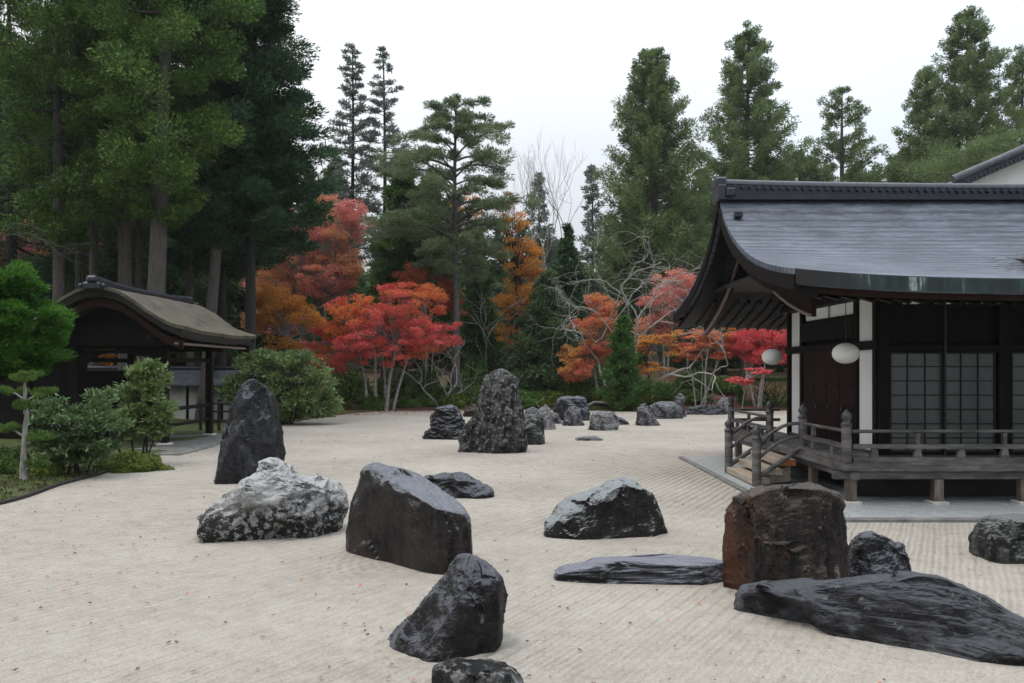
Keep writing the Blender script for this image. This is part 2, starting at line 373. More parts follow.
M['iron'] = surf('dark iron fittings', [(.3, (.012, .013, .014)), (.7, (.04, .04, .04))], 9, (1, 1, 1), (.35, .6), .2, .003)
M['bronze'] = surf('blackened bronze caps', [(.3, (.03, .03, .033)), (.7, (.085, .085, .09))], 9, (1, 1, 1), (.3, .5), .2, .003)

def shingle_mat():
    m, t, p, _ = new_mat('wet shingle roof')
    v = coords(t); st = noise(t, coords(t, (.45, 5.5, 1)), 3, 9, .7, .3); big = noise(t, v, .7, 5)
    r = ramp(t, [(.36, (.045, .056, .078)), (.5, (.11, .132, .172)), (.64, (.22, .25, .31))]); t.links.new(mixc(t, .4, st, big), r.inputs[0])
    # dark wet moss patches near the porch
    sx = t.nodes.new("ShaderNodeSeparateXYZ"); t.links.new(v, sx.inputs[0])
    d = t.nodes.new("ShaderNodeVectorMath"); d.operation = 'DISTANCE'; d.inputs[1].default_value = (10.35, 15.4, 4.75); t.links.new(v, d.inputs[0])
    near = mathn(t, 'SUBTRACT', 1.0, mathn(t, 'MULTIPLY', d.outputs["Value"], .55), True)
    pn = noise(t, coords(t, (1.2, 4, 2)), 3.2, 8, .7, 1.0)
    r2 = ramp(t, [(.62, 0.0), (.70, 1.0)]); t.links.new(mathn(t, 'ADD', pn, mathn(t, 'MULTIPLY', near, .46)), r2.inputs[0])
    ph = mathn(t, 'ADD', mathn(t, 'MULTIPLY', sx.outputs[1], 2 * math.pi / .21), mathn(t, 'MULTIPLY', noise(t, coords(t, (.8, 3, 1)), 2.5, 5, .7), 7.0))
    rc = ramp(t, [(.10, .50), (.42, 1.0)]); t.links.new(mathn(t, 'MULTIPLY_ADD', mathn(t, 'SINE', ph), .5), rc.inputs[0])
    c0 = mixc(t, 1.0, r.outputs[0], rc.outputs[0], 'MULTIPLY')
    c = mixc(t, r2.outputs[0], c0, (.012, .014, .014)); t.links.new(c, p.inputs["Base Color"])
    rr = ramp(t, [(.35, .30), (.7, .52)]); t.links.new(st, rr.inputs[0])
    t.links.new(mixc(t, r2.outputs[0], rr.outputs[0], .85), p.inputs["Roughness"])
    wv = t.nodes.new("ShaderNodeTexWave"); wv.wave_type = 'BANDS'; wv.bands_direction = 'Y'; wv.wave_profile = 'SAW'
    wv.inputs["Scale"].default_value = 2.6; wv.inputs["Distortion"].default_value = 1.2; wv.inputs["Detail"].default_value = 3; wv.inputs["Detail Scale"].default_value = 3
    t.links.new(v, wv.inputs["Vector"])
    h = mathn(t, 'ADD', wv.outputs["Fac"], mathn(t, 'MULTIPLY', st, .9)); bump(t, p, h, .8, .05)
    return m
M['shingle'] = shingle_mat()
def eave_mat():
    m, t, p, _ = new_mat('copper green eave edge')
    v = coords(t, (2.2, .6, .25)); n = noise(t, v, 2.2, 6, .7)
    r = ramp(t, [(.40, (.008, .015, .016)), (.54, (.015, .034, .034)), (.60, (.04, .07, .07)), (.66, (.34, .37, .38))]); t.links.new(n, r.inputs[0])
    sx = t.nodes.new("ShaderNodeSeparateXYZ"); t.links.new(coords(t), sx.inputs[0])     # the copper sheet starts a metre in from the gable
    cs = ramp(t, [(.0, 0.0), (1.0, 1.0)]); t.links.new(mathn(t, 'MULTIPLY', mathn(t, 'SUBTRACT', sx.outputs[0], 5.0), .9), cs.inputs[0])
    t.links.new(mixc(t, cs.outputs[0], (.014, .013, .013), r.outputs[0]), p.inputs["Base Color"]); p.inputs["Roughness"].default_value = .45
    bump(t, p, noise(t, coords(t, (1, 1, 30)), 1.5, 3), .3, .01)
    return m
M['eave'] = eave_mat()
def thatch_mat():
    m, t, p, _ = new_mat('mossy bark thatch')
    v = coords(t); n = noise(t, v, 1.6, 9, .65, .4); f = noise(t, v, 16, 6, .7)
    r = ramp(t, [(.38, (.045, .038, .03)), (.48, (.10, .088, .066)), (.56, (.125, .112, .075)), (.64, (.11, .13, .04))]); t.links.new(mixc(t, .3, n, f), r.inputs[0])
    t.links.new(r.outputs[0], p.inputs["Base Color"]); p.inputs["Roughness"].default_value = .9
    bump(t, p, mathn(t, 'ADD', f, n), .8, .06); return m
M['thatch'] = thatch_mat()
M['thatch_edge'] = surf('dark thatch edge', [(.3, (.016, .014, .013)), (.7, (.05, .045, .042))], 3, (2, 2, 14), (.7, .9), .6, .02)

def ground_mat():
    m, t, p, _ = new_mat('moss and leaf litter')
    v = coords(t); n = noise(t, v, .35, 8, .65); f = noise(t, v, 7, 8, .7)
    r = ramp(t, [(.36, (.035, .028, .015)), (.46, (.05, .06, .012)), (.56, (.075, .095, .018)), (.68, (.10, .075, .03))]); t.links.new(mixc(t, .35, n, f), r.inputs[0])
    # rust-brown fallen needles and leaves on the back bank
    sx = t.nodes.new("ShaderNodeSeparateXYZ"); t.links.new(v, sx.inputs[0])
    far = mathn(t, 'MULTIPLY', mathn(t, 'SUBTRACT', sx.outputs[1], 40.0), .1, True)
    r2 = ramp(t, [(.4, (.06, .022, .012)), (.6, (.14, .05, .022)), (.75, (.2, .085, .03))]); t.links.new(f, r2.inputs[0])
    n3 = ramp(t, [(.40, 0.0), (.55, 1.0)]); t.links.new(noise(t, v, .25, 5), n3.inputs[0])
    c = mixc(t, mathn(t, 'MULTIPLY', far, n3.outputs[0]), r.outputs[0], r2.outputs[0])
    t.links.new(c, p.inputs["Base Color"]); p.inputs["Roughness"].default_value = .9
    bump(t, p, f, .8, .06); return m
M['ground'] = ground_mat()

def gravel_mat():
    m, t, p, _ = new_mat('raked pale gravel')
    v = coords(t)
    a = t.nodes.new("ShaderNodeAttribute"); a.attribute_name = "rake"
    wob = noise(t, v, 1.3, 3); ph = mathn(t, 'ADD', a.outputs["Fac"], mathn(t, 'MULTIPLY', wob, .10))
    s1 = mathn(t, 'SINE', mathn(t, 'MULTIPLY', ph, 2 * math.pi / .155))
    a2 = t.nodes.new("ShaderNodeAttribute"); a2.attribute_name = "ring"
    s2 = mathn(t, 'SINE', mathn(t, 'MULTIPLY', mathn(t, 'ADD', a2.outputs["Fac"], mathn(t, 'MULTIPLY', wob, .05)), 2 * math.pi / .155))
    wr = ramp(t, [(.18, .35), (.34, 0.0)]); t.links.new(a2.outputs["Fac"], wr.inputs[0])
    ms = t.nodes.new("ShaderNodeMix"); ms.data_type = 'FLOAT'; t.links.new(wr.outputs[0], ms.inputs[0]); t.links.new(s1, ms.inputs[2]); t.links.new(s2, ms.inputs[3]); s = ms.outputs[0]
    g1 = t.nodes.new("ShaderNodeTexVoronoi"); g1.inputs["Scale"].default_value = 62; t.links.new(v, g1.inputs["Vector"])
    g2 = noise(t, v, 34, 5, .7); big = noise(t, v, .33, 6, .6); mid = noise(t, v, 3.2, 6, .65)
    base = ramp(t, [(.36, (.375, .338, .286)), (.5, (.462, .424, .368)), (.64, (.525, .488, .432))]); t.links.new(mixc(t, .5, big, mid), base.inputs[0])
    gc = ramp(t, [(0.0, (.62, .58, .52)), (.45, (.97, .97, .97)), (1.0, (1.0, 1.0, 1.0))]); t.links.new(g1.outputs["Color"], gc.inputs[0])
    c = mixc(t, .8, base.outputs[0], gc.outputs[0], 'MULTIPLY')
    sp = ramp(t, [(.70, 0.0), (.75, 1.0)]); t.links.new(noise(t, v, 17, 4, .6), sp.inputs[0])
    c = mixc(t, mathn(t, 'MULTIPLY', sp.outputs[0], .45), c, (.18, .16, .14))
    t.links.new(c, p.inputs["Base Color"]); p.inputs["Roughness"].default_value = .85; p.inputs["Specular IOR Level"].default_value = .25
    pt = ramp(t, [(.40, .55), (.60, 1.0)]); t.links.new(noise(t, v, .28, 3), pt.inputs[0]); s = mathn(t, 'MULTIPLY', s, pt.outputs[0])     # furrows blurred by rain in places
    h = mathn(t, 'ADD', mathn(t, 'MULTIPLY', s, .030), mathn(t, 'ADD', mathn(t, 'MULTIPLY', g2, .022), mathn(t, 'MULTIPLY', g1.outputs["Distance"], -.010)))
    b = bump(t, p, h, 1.0, 1.0); return m
M['gravel'] = gravel_mat()
def litter_mat():
    m, t, p, _ = new_mat('fallen leaf'); g = t.nodes.new("ShaderNodeNewGeometry")
    r = ramp(t, [(0, (.05, .035, .03)), (.55, (.10, .07, .05)), (.72, (.22, .12, .07)), (.84, (.45, .17, .06)), (.92, (.5, .06, .06)), (1, (.55, .12, .12))])
    t.links.new(g.outputs["Random Per Island"], r.inputs[0]); t.links.new(r.outputs[0], p.inputs["Base Color"]); p.inputs["Roughness"].default_value = .7
    return m
M['litter'] = litter_mat()
def bank_mat():
    m, t, p, _ = new_mat('dark wet concrete edging'); p.inputs["Base Color"].default_value = (.08, .075, .07, 1); p.inputs["Roughness"].default_value = .6; return m

# ------------------------------------------------------------------ setting: terrain and gravel
FAR = 49.5
def left_edge(y):
    return np.interp(y, [0, 15, 18.4, 23, 24, 31, 33, 38, 42, 46, 50], [-8.9, -9.05, -9.3, -9.75, -9.9, -10.1, -10.2, -9.9, -9.4, -8.6, -7.0]) + .06 * np.sin(y * 1.7)
def terrain_h(x, y):
    dl = left_edge(np.clip(y, 0, 50)) - x
    df = y - (FAR + .5 * np.sin(x * .35))
    d = np.maximum(dl, df)
    s = np.clip(d / .25, 0, 1)
    h = -.03 + s * .09 + np.clip(d, 0, 14) * .018
    f = np.clip((y - FAR) / 5, 0, 1); f = f * f * (3 - 2 * f)
    h = h + f * .55 + np.clip(y - 54, 0, 90) * .035
    h = h + 1.7 * np.exp(-((x - 9.5) / 5) ** 2 - ((y - 58) / 5) ** 2)
    return h + np.where(d > .3, .10 * pnoise(np.stack([x * .6, y * .6, x * 0], -1)), 0)
def build_terrain():
    xs = np.concatenate([np.linspace(-125, -60, 8), np.linspace(-50, -18, 24), np.arange(-16, 16.01, .25), np.linspace(18, 50, 24), np.linspace(60, 125, 8)])
    ys = np.concatenate([np.linspace(-18, 4, 8), np.arange(5, 64, .33), np.linspace(66, 120, 30)])
    X, Y = np.meshgrid(xs, ys); Z = terrain_h(X, Y); n, m = X.shape
    V = np.stack([X, Y, Z], -1).reshape(-1, 3)
    i, j = np.meshgrid(np.arange(n - 1), np.arange(m - 1), indexing='ij'); a = (i * m + j).ravel()
    Q = np.stack([a, a + 1, a + m + 1, a + m], -1)
    kind(mesh_np('mossy_ground', V, Q.ravel(), np.arange(len(Q)) * 4, np.full(len(Q), 4), M['ground']), 'structure')
build_terrain()

# ------------------------------------------------------------------ rocks
ROCKS = []      # (X, Y, rx, ry) for the raked rings
def rock(label, out, vb, D, mat, k=0.0, seed=0, cuts=(), amp=1.0, ex=2.7, prof=(3.0, .55), stretch=(1, 1, 1), res=(110, 64), lean=0.0, chis=8, group=None, ridged=True, rgh=.8, fac=.6, fac_n=34):
    rng = np.random.RandomState(seed)
    us = [p[0] for p in out]; uc = .5 * (min(us) + max(us))
    Y0 = gy(vb) + D * .5; X0 = gx(uc, Y0)
    pts = []
    for u, v in out:
        a = (u - CX) / F; X = a * (Y0 - k * X0) / (1 - a * k); Y = Y0 + k * (X - X0); pts.append(((X - X0) * (1 - .30 * D / Y0), gz(v, Y)))
    pts = np.array(pts)
    pts[0, 1] = min(pts[0, 1], .0); pts[-1, 1] = min(pts[-1, 1], .0)
    pts = np.vstack([[pts[0, 0], -.25], pts, [pts[-1, 0], -.25]])
    zmax = pts[:, 1].max(); nth, nz = res
    tt = np.linspace(0, 1, nz); zz = -.2 + (zmax + .2) * (1 - (1 - tt) ** 1.5) * .9985
    xl = np.zeros(nz); xr = np.zeros(nz)
    for i, z in enumerate(zz):
        xs = []
        for q in range(len(pts) - 1):
            (xa, za), (xb, zb) = pts[q], pts[q + 1]
            if (za - z) * (zb - z) <= 0 and za != zb: xs.append(xa + (xb - xa) * (z - za) / (zb - za))
        xs = xs or [pts[np.argmax(pts[:, 1]), 0]]
        xl[i] = min(xs); xr[i] = max(xs)
    ker = np.array([.25, .5, .25])
    for arr in (xl, xr): arr[1:-1] = np.convolve(arr, ker, 'valid')
    th = np.arange(nth) * 2 * np.pi / nth
    c = np.sign(np.cos(th)) * np.abs(np.cos(th)) ** (2 / ex); s = np.sign(np.sin(th)) * np.abs(np.sin(th)) ** (2 / ex)
    t = np.clip(zz / zmax, 0, 1); d = D * .5 * np.clip(1 - t ** prof[0], 0.004, 1) ** prof[1]
    x = (xl + xr)[:, None] / 2 + (xr - xl)[:, None] / 2 * c[None]
    y = d[:, None] * s[None] + lean * np.clip(zz, 0, None)[:, None]
    z = np.repeat(zz[:, None], nth, 1)
    P = np.stack([x, y, z], -1)                         # in the rock's own slanted frame
    size = 1.35 * ((xr.max() - xl.min()) * zmax * D) ** (1 / 3)
    pl = []
    for q in range(chis):
        n = unit(np.array([rng.normal() * .55, rng.choice([-1, -1, -1, 1]) * (1 + .3 * rng.rand()), rng.normal() * .45]))
        sup = (P.reshape(-1, 3) @ n).max(); pl.append((n, sup * rng.uniform(.74, .92)))
    for (n, u, v, dy) in cuts:                          # a flat face through the picture point (u,v), dy in front of (-) the outline plane
        n = unit(np.array(n, float)); a = (u - CX) / F
        X = a * (Y0 - k * X0) / (1 - a * k); Yp = Y0 + k * (X - X0)
        pl.append((n, float(np.dot(n, [X - X0, dy, gz(v, Yp)]))))
    for n, off in pl:
        e = P @ n - off; e = np.where(e > 0, e, 0); P = P - (e * .93)[..., None] * n
    # broken facets: each patch is pressed towards its own plane
    du = np.roll(P, -1, 1) - np.roll(P, 1, 1); dz = np.gradient(P, axis=0); N = unit(np.cross(du, dz))
    fl = P.reshape(-1, 3); ns = int(fac_n); ids = rng.choice(len(fl) - 3 * nth, ns, replace=False) + nth; st3 = np.array(stretch)
    warp = fl * st3 + .10 * size * np.stack([pnoise(fl / size * 5 + 7), pnoise(fl / size * 5 + 31), pnoise(fl / size * 5 + 53)], -1)
    cell = ((warp[:, None, :] - (fl[ids] * st3)[None]) ** 2).sum(-1).argmin(1)
    nn_ = N.reshape(-1, 3)[ids][cell]; fl = fl - (fac * ((fl - fl[ids][cell]) * nn_).sum(1))[:, None] * nn_; P = fl.reshape(P.shape)
    # surface normals by finite differences
    du = np.roll(P, -1, 1) - np.roll(P, 1, 1); dz = np.gradient(P, axis=0); N = unit(np.cross(du, dz))
    off = rng.uniform(0, 90, 3); q = P / size * np.array(stretch) + off
    h = .050 * fbm(q * 2.6, 3) + rgh * (.034 * fbm(q * 5.5, 4, ridged) + .014 * fbm(q * 14, 3, ridged) + .006 * fbm(q * 38, 3))
    h = h - h.mean() - .012
    fade = np.clip((zmax - P[..., 2]) / (.10 * zmax), .3, 1)
    P = P + N * (h * size * amp * fade)[..., None]
    V = P.reshape(-1, 3); V = np.vstack([V, [[P[-1, :, 0].mean(), P[-1, :, 1].mean(), P[-1, :, 2].mean()]]])
    V[:, 1] += k * V[:, 0]
    i, j = np.meshgrid(np.arange(nz - 1), np.arange(nth), indexing='ij'); j2 = (j + 1) % nth
    Q = np.stack([i * nth + j, i * nth + j2, (i + 1) * nth + j2, (i + 1) * nth + j], -1).reshape(-1, 4)
    j = np.arange(nth); T3 = np.stack([(nz - 1) * nth + j, (nz - 1) * nth + (j + 1) % nth, np.full(nth, nz * nth)], -1)
    loops = np.concatenate([Q.ravel(), T3.ravel()]); st = np.concatenate([np.arange(len(Q)) * 4, len(Q) * 4 + np.arange(nth) * 3])
    to = np.concatenate([np.full(len(Q), 4), np.full(nth, 3)])
    o = mesh_np('garden_rock', V, loops, st, to, mat, None, True, (X0, Y0, 0))
    tag(o, label, 'rock', group or 'rocks of the gravel garden')
    ROCKS.append((X0, Y0, (xr.max() - xl.min()) / 2, D / 2 + abs(k) * (xr.max() - xl.min()) / 2))
    return o

DK, MD = (.002, .002, .0022), (.006, .006, .0066)
SKY_SHEEN = (.26, .275, .315)  # sky sheen colour painted on the upper faces of dark rocks
RM = {
 'black': rock_mat('black wet rock', DK, (.009, .0075, .0068), (.034, .031, .029), .4, crust_sheen=SKY_SHEEN, pale_up=.6, lich_t=.70),
 'brownblack': rock_mat('brown black wet rock', (.004, .0026, .002), (.015, .010, .0075), (.042, .033, .027), .45, (.25, .25, .23), .72, crust_sheen=(.31, .33, .375), pale_up=.9),  # bluish top tone imitates the sheen of the sky
 'bluegrey': rock_mat('blue grey wet rock', (.003, .003, .0035), (.010, .0105, .0125), (.06, .064, .074), .55, lichen=(.2, .21, .23), lich_t=.7, crust_sheen=SKY_SHEEN, pale_up=.65),
 'marble': rock_mat('white veined rock', (.10, .10, .098), (.42, .42, .41), (.74, .74, .73), .65, (.7, .7, .7), .58, (3, 3, 3), (.45, .75), 2.6, bstr=1.0, low_stain=.95, crust_sheen=(.76, .76, .75), pale_up=.95),
 'rust': rock_mat('rusty brown rock', (.003, .002, .0018), (.012, .007, .0055), (.065, .047, .035), .5, (.36, .35, .30), .69, (4, 4, .8), (.2, .5), 2.2, rust=(.13, .048, .018), crust_sheen=(.2, .18, .155), pale_up=.5),
 'slate': rock_mat('streaked slate rock', (.0025, .0025, .003), (.010, .0105, .012), (.13, .135, .15), .55, (.33, .34, .3), .70, (1.1, 2.4, 4.5), (.3, .58), 2.0, rot=(0, .25, 0), crust_sheen=(.17, .18, .205), pale_up=.6),
 'plank': rock_mat('layered grey rock', (.005, .005, .006), (.02, .021, .024), (.16, .168, .19), .6, (.36, .37, .42), .70, (.5, 4, 14), (.3, .6), 2.0, pale_up=.85, crust_sheen=(.36, .37, .43)),
 'crust_sheen': rock_mat('dark rock with pale crusted top', (.003, .0022, .0018), (.008, .006, .0045), (.035, .031, .023), .4, (.36, .39, .40), .72, rough=(.3, .6), pale_up=.95, crust_sheen=(.42, .455, .465)),
 'greygreen': rock_mat('grey green rock', (.004, .005, .004), (.018, .021, .018), (.12, .13, .12), .7, (.4, .41, .4), .66, (4, 4, 1), (.35, .65), pale_up=.7, crust_sheen=(.34, .35, .35)),
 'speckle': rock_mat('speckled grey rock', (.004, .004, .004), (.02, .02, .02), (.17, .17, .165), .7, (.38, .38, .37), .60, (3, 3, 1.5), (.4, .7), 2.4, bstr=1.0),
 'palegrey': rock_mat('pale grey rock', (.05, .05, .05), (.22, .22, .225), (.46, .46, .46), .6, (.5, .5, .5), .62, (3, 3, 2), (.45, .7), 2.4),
 'midgrey': rock_mat('mid grey rock', (.012, .012, .014), (.06, .06, .067), (.2, .2, .21), .6, (.3, .3, .3), .66, (3, 3, 2), (.4, .65), 2.4, crust_sheen=(.28, .285, .30), pale_up=.7),
}
rock('tall black upright stone with a blue grey tip beside the thatched gate',
     [(219,486),(219,462),(219,440),(222,424),(228,404),(238,391),(248,381),(256,379),(264,385),(271,397),(276,410),(279,425),(282,440),(284,452),(281,470)], 484, 1.1, RM['bluegrey'], .3, 1, [((.25,-1,.35), 262,420,-.3)], 1.0, 2.4, (2.6,.5), (1.6,1.6,.6), rgh=.5)
rock('low white boulder with black veins and a knob on top, left foreground',
     [(203,546),(203,524),(208,509),(217,499),(229,490),(242,483),(251,471),(258,460),(267,456),(277,458),(286,464),(296,468),(303,475),(322,479),(338,486),(346,497),(348,514),(345,532)], 544, 1.45, RM['marble'], .18, 2, [((.1,-1,-.45), 270,520,-.52)], 1.5, 3.0, (2.4,.6), (1,1,1.6), (150, 80), rgh=.7, fac=.4)
rock('largest smooth black boulder with a sloping sheened top, left of centre',
     [(347,552),(346,525),(350,500),(358,484),(362,468),(372,463),(386,466),(405,470),(421,476),(441,487),(458,500),(466,512),(473,535),(476,562)], 570, 1.1, RM['brownblack'], -.85, 3, [((.40,-.22,.85), 430,494,-.25), ((.1,-1,.12), 400,540,-.52)], .75, 2.6, (3.4,.5), (1.4,1.4,.8), (150, 90), fac=0.35, rgh=.28)
rock('dark boulder with a long left slope, nearest the bottom centre',
     [(372,658),(381,646),(399,628),(420,605),(438,586),(449,566),(458,557),(472,555),(485,560),(497,568),(503,582),(504,610),(503,636),(498,652)], 661, .85, RM['black'], -.1, 4, [((.05,-.75,.6), 470,575,-.18), ((-.55,-.5,.5), 430,600,-.1)], .8, 2.6, (3.2,.5), (1.4,1.4,.8), (150, 90), fac=0.45, rgh=.38)
rock('flat ridged stone cut off by the bottom edge of the picture',
     [(429,697),(430,672),(440,665),(455,664),(470,663),(490,666),(502,668),(515,673),(524,680),(528,697)], 697, .55, RM['speckle'], 0, 5, (), .8, 3, (2.5,.5), (2.5,1,1), (130, 50))
rock('low black stone half hidden behind the largest smooth boulder',
     [(418,500),(425,476),(440,474),(458,473),(470,476),(482,482),(493,488),(495,499)], 499, 1.0, RM['black'], -.1, 6, (), 1.2, 3)
rock('wedge shaped boulder with a pale crusted slope, centre of the gravel',
     [(543,538),(543,522),(553,511),(570,500),(590,490),(610,482),(622,480),(634,480),(645,489),(655,501),(662,514),(668,530)], 541, 1.1, RM['crust_sheen'], .12, 7, [((-.50,-.42,.80), 588,498,-.20), ((.15,-1,.15), 620,520,-.36)], .8, 2.8, (3,.5), (1.2,1.2,1), (130, 72), rgh=.5)
rock('long low plank shaped rock with layered edge lying on the gravel',
     [(552,578),(555,571),(568,567),(582,564),(589,560),(598,558),(640,560),(690,561),(728,562),(736,590)], 586, .62, RM['plank'], -.06, 8, (), .8, 4.5, (5,.5), (.6,2,3), (170, 44), rgh=.5, fac=.3)
rock('tall rusty brown upright rock behind the long slate slab',
     [(724,603),(724,580),(728,545),(731,520),(737,503),(746,494),(765,488),(785,484),(806,483),(822,486),(835,495),(843,512),(848,535),(852,560),(854,590)], 603, .8, RM['rust'], -.1, 9, [((.12,-1,.1), 790,540,-.30), ((-.85,-.6,0), 744,550,-.10), ((.75,-.7,.1), 838,540,-.12)], 1.1, 3.2, (5,.5), (2,2,.6), (150, 90), fac=0.7, rgh=.6)
rock('rounded blue black stone between the rusty rock and the slate slab',
     [(838,592),(846,558),(853,544),(862,536),(872,532),(884,537),(900,545),(908,556),(916,576),(918,592)], 588, .7, RM['bluegrey'], 0, 10, (), 1.3, 2.4, (2.2,.55))
rock('long sloping streaked slate slab in the right foreground',
     [(731,616),(733,598),(740,590),(755,584),(790,581),(840,579),(880,576),(915,574),(937,575),(950,580),(965,587),(985,598),(1010,612),(1030,622),(1062,644),(1085,670)], 651, .70, RM['slate'], -.66, 11, (), 1.0, 4.2, (3.0,.55), (.8,1.3,1.7), (190, 72), chis=3, rgh=.5, fac=.4, fac_n=22)
rock('grey green block cut by the right edge near the paved platform',
     [(977,562),(978,540),(982,527),(990,520),(1002,516),(1024,515),(1045,518),(1060,528),(1066,566)], 566, .9, RM['greygreen'], -.05, 12, [((.05,-1,.1), 1010,545,-.33)], 1.0, 3.2, (5,.5), (1.5,1.5,1))
rock('dark domed rock left of the tall speckled stone',
     [(423,440),(428,428),(433,414),(440,407),(451,404),(458,407),(463,418),(468,440)], 440, 1.4, RM['black'], 0, 13, (), 1.6, 2.6, (2.6,.5), (1,1,1.8))
rock('tallest speckled grey upright stone at the far middle of the garden',
     [(461,453),(462,437),(470,421),(476,412),(478,392),(484,379),(492,372),(499,369),(507,373),(514,380),(521,392),(525,408),(526,428),(524,454)], 454, 1.6, RM['speckle'], 0, 14, (), 1.5, 2.5, (2.6,.5), (1.2,1.2,.9), (130, 80))
rock('grey green stone leaning close on the right of the tallest stone',
     [(520,446),(522,420),(526,410),(534,407),(540,411),(543,425),(545,445)], 445, 1.1, RM['greygreen'], 0, 15, (), 1.2, 2.8, (4,.5))
rock('thin pale stone standing behind the grey green leaning stone',
     [(538,430),(540,410),(545,404),(549,407),(552,418),(555,430)], 430, .9, RM['palegrey'], 0, 16, (), 1.2)
rock('small reddish stone peeping out left of the tallest stone',
     [(463,417),(465,407),(470,404),(476,405),(480,417)], 417, 1.0, RM['rust'], 0, 26, (), 1.2)
rock('flat topped black block at the back with a small stone before it',
     [(553,424),(553,406),(556,400),(565,397),(578,397),(586,399),(588,408),(590,421)], 421, 1.6, RM['bluegrey'], 0, 17, [((0,-1,.1), 570,410,-.6)], .9, 3.4, (7,.5))
rock('small rounded stone in front of the flat topped black block',
     [(562,426),(564,413),(569,407),(575,406),(581,410),(584,426)], 426, .8, RM['midgrey'], 0, 18, (), 1.3)
rock('squat grey stone left of the flat topped black block',
     [(543,424),(546,416),(552,412),(558,414),(562,424)], 424, .8, RM['midgrey'], 0, 27, (), 1.3)
rock('jagged low white stone on the far gravel',
     [(588,428),(590,415),(596,411),(606,411),(615,412),(619,420),(618,431)], 431, 1.3, RM['palegrey'], 0, 19, (), 1.8, 2.6, (2,.6), (1,1,2))
rock('small dark sloping stone touching the jagged white stone',
     [(607,424),(612,419),(619,417),(626,420),(630,425)], 425, .9, RM['black'], 0, 20, (), 1.3)
rock('flat grey stone sunk almost level with the gravel',
     [(573,441),(579,437),(588,436),(598,437),(606,441)], 441, .9, RM['midgrey'], 0, 21, (), .8)
rock('pointed grey stone at the left of the far right group',
     [(636,426),(637,412),(641,405),(646,403),(650,411),(655,419),(659,426)], 426, 1.0, RM['midgrey'], 0, 22, (), 1.5)
rock('broad grey boulder in the middle of the far right group',
     [(647,420),(650,409),(655,403),(664,401),(674,402),(680,407),(683,419)], 419, 1.6, RM['midgrey'], 0, 23, (), 1.3)
rock('narrow upright finger stone of the far right group',
     [(672,418),(674,406),(676,397),(680,393),(684,397),(685,408),(686,418)], 417, .9, RM['midgrey'], 0, 24, (), 1.3)
rock('long low dark stone at the far right beside the hall steps',
     [(684,415),(689,408),(697,406),(710,405),(722,407),(730,415)], 415, 1.2, RM['black'], 0, 25, (), 1.5, 2.6, (2.5,.5), (1,1,2))
rock('pale knobbly stone on the end of the long low dark stone',
     [(716,414),(717,404),(721,398),(726,397),(731,401),(734,414)], 414, 1.2, RM['palegrey'], 0, 28, (), 1.6)

# gravel, with a rake coordinate stored on it: straight furrows, and rings that follow the stones
def build_gravel():
    ys = np.concatenate([np.arange(2.5, 24, .1), np.arange(24, FAR + .6, .3)]); ns = 200
    Y = np.repeat(ys[:, None], ns, 1); sN = np.linspace(0, 1, ns)[None]
    xl = left_edge(ys)[:, None]; X = xl + (26 - xl) * sN ** 1.25
    Z = np.full_like(X, 0.0) + .012 * pnoise(np.stack([X * .5, Y * .5, X * 0], -1))
    cut = FAR + .5 * np.sin(X * .35) + .25
    Y = np.minimum(Y, cut)
    ang = math.radians(60); bend = .35 * np.sin(Y * .16 + X * .1)
    ph = -math.sin(ang) * X + math.cos(ang) * Y + bend
    best = np.full_like(X, 9.0)
    for (rx0, ry0, a, b) in ROCKS:
        dx, dy = X - rx0, Y - ry0; r = np.sqrt((dx / a) ** 2 + (dy / b) ** 2) + 1e-6
        best = np.minimum(best, (r - 1) * .5 * (a + b))
    n, m = X.shape; V = np.stack([X, Y, Z], -1).reshape(-1, 3)
    i, j = np.meshgrid(np.arange(n - 1), np.arange(m - 1), indexing='ij'); a = (i * m + j).ravel()
    Q = np.stack([a, a + 1, a + m + 1, a + m], -1)
    o = kind(mesh_np('raked_gravel', V, Q.ravel(), np.arange(len(Q)) * 4, np.full(len(Q), 4), M['gravel']), 'structure')
    at = o.data.attributes.new("rake", 'FLOAT', 'POINT'); at.data.foreach_set("value", ph.ravel().astype(np.float32))
    at = o.data.attributes.new("ring", 'FLOAT', 'POINT'); at.data.foreach_set("value", best.ravel().astype(np.float32))
build_gravel()

def build_litter():
    rng = np.random.RandomState(5); n = 2600
    y = 5.8 + 26 * rng.rand(n) ** 1.5; x = -9.3 + 18 * rng.rand(n) ** 1.9
    P = np.stack([x, y, np.full(n, .022)], -1)
    n2 = 900; y2 = 44 + 5.2 * rng.rand(n2); x2 = -8.5 + 8 * rng.rand(n2) ** 1.3; P = np.vstack([P, np.stack([x2, y2, np.full(n2, .024)], -1)])
    keep = np.ones(len(P), bool)
    for (rx0, ry0, a, b) in ROCKS: keep &= ((P[:, 0] - rx0) / a) ** 2 + ((P[:, 1] - ry0) / b) ** 2 > 1.0
    P = P[keep]; n = len(P); az = rng.rand(n) * 6.28
    T = unit(np.stack([np.cos(az), np.sin(az), rng.normal(0, .2, n)], -1)); N = unit(np.stack([rng.normal(0, .3, n), rng.normal(0, .3, n), np.ones(n)], -1))
    L = rng.uniform(.012, .03, n); L[P[:, 1] > 43] *= 2.2
    o = leaves_object('fallen_leaves', P, T, N, L, L * .6, M['litter']); kind(o, 'stuff'); tag(o, 'small brown and red fallen leaves scattered over the raked gravel', 'fallen leaves')
build_litter()

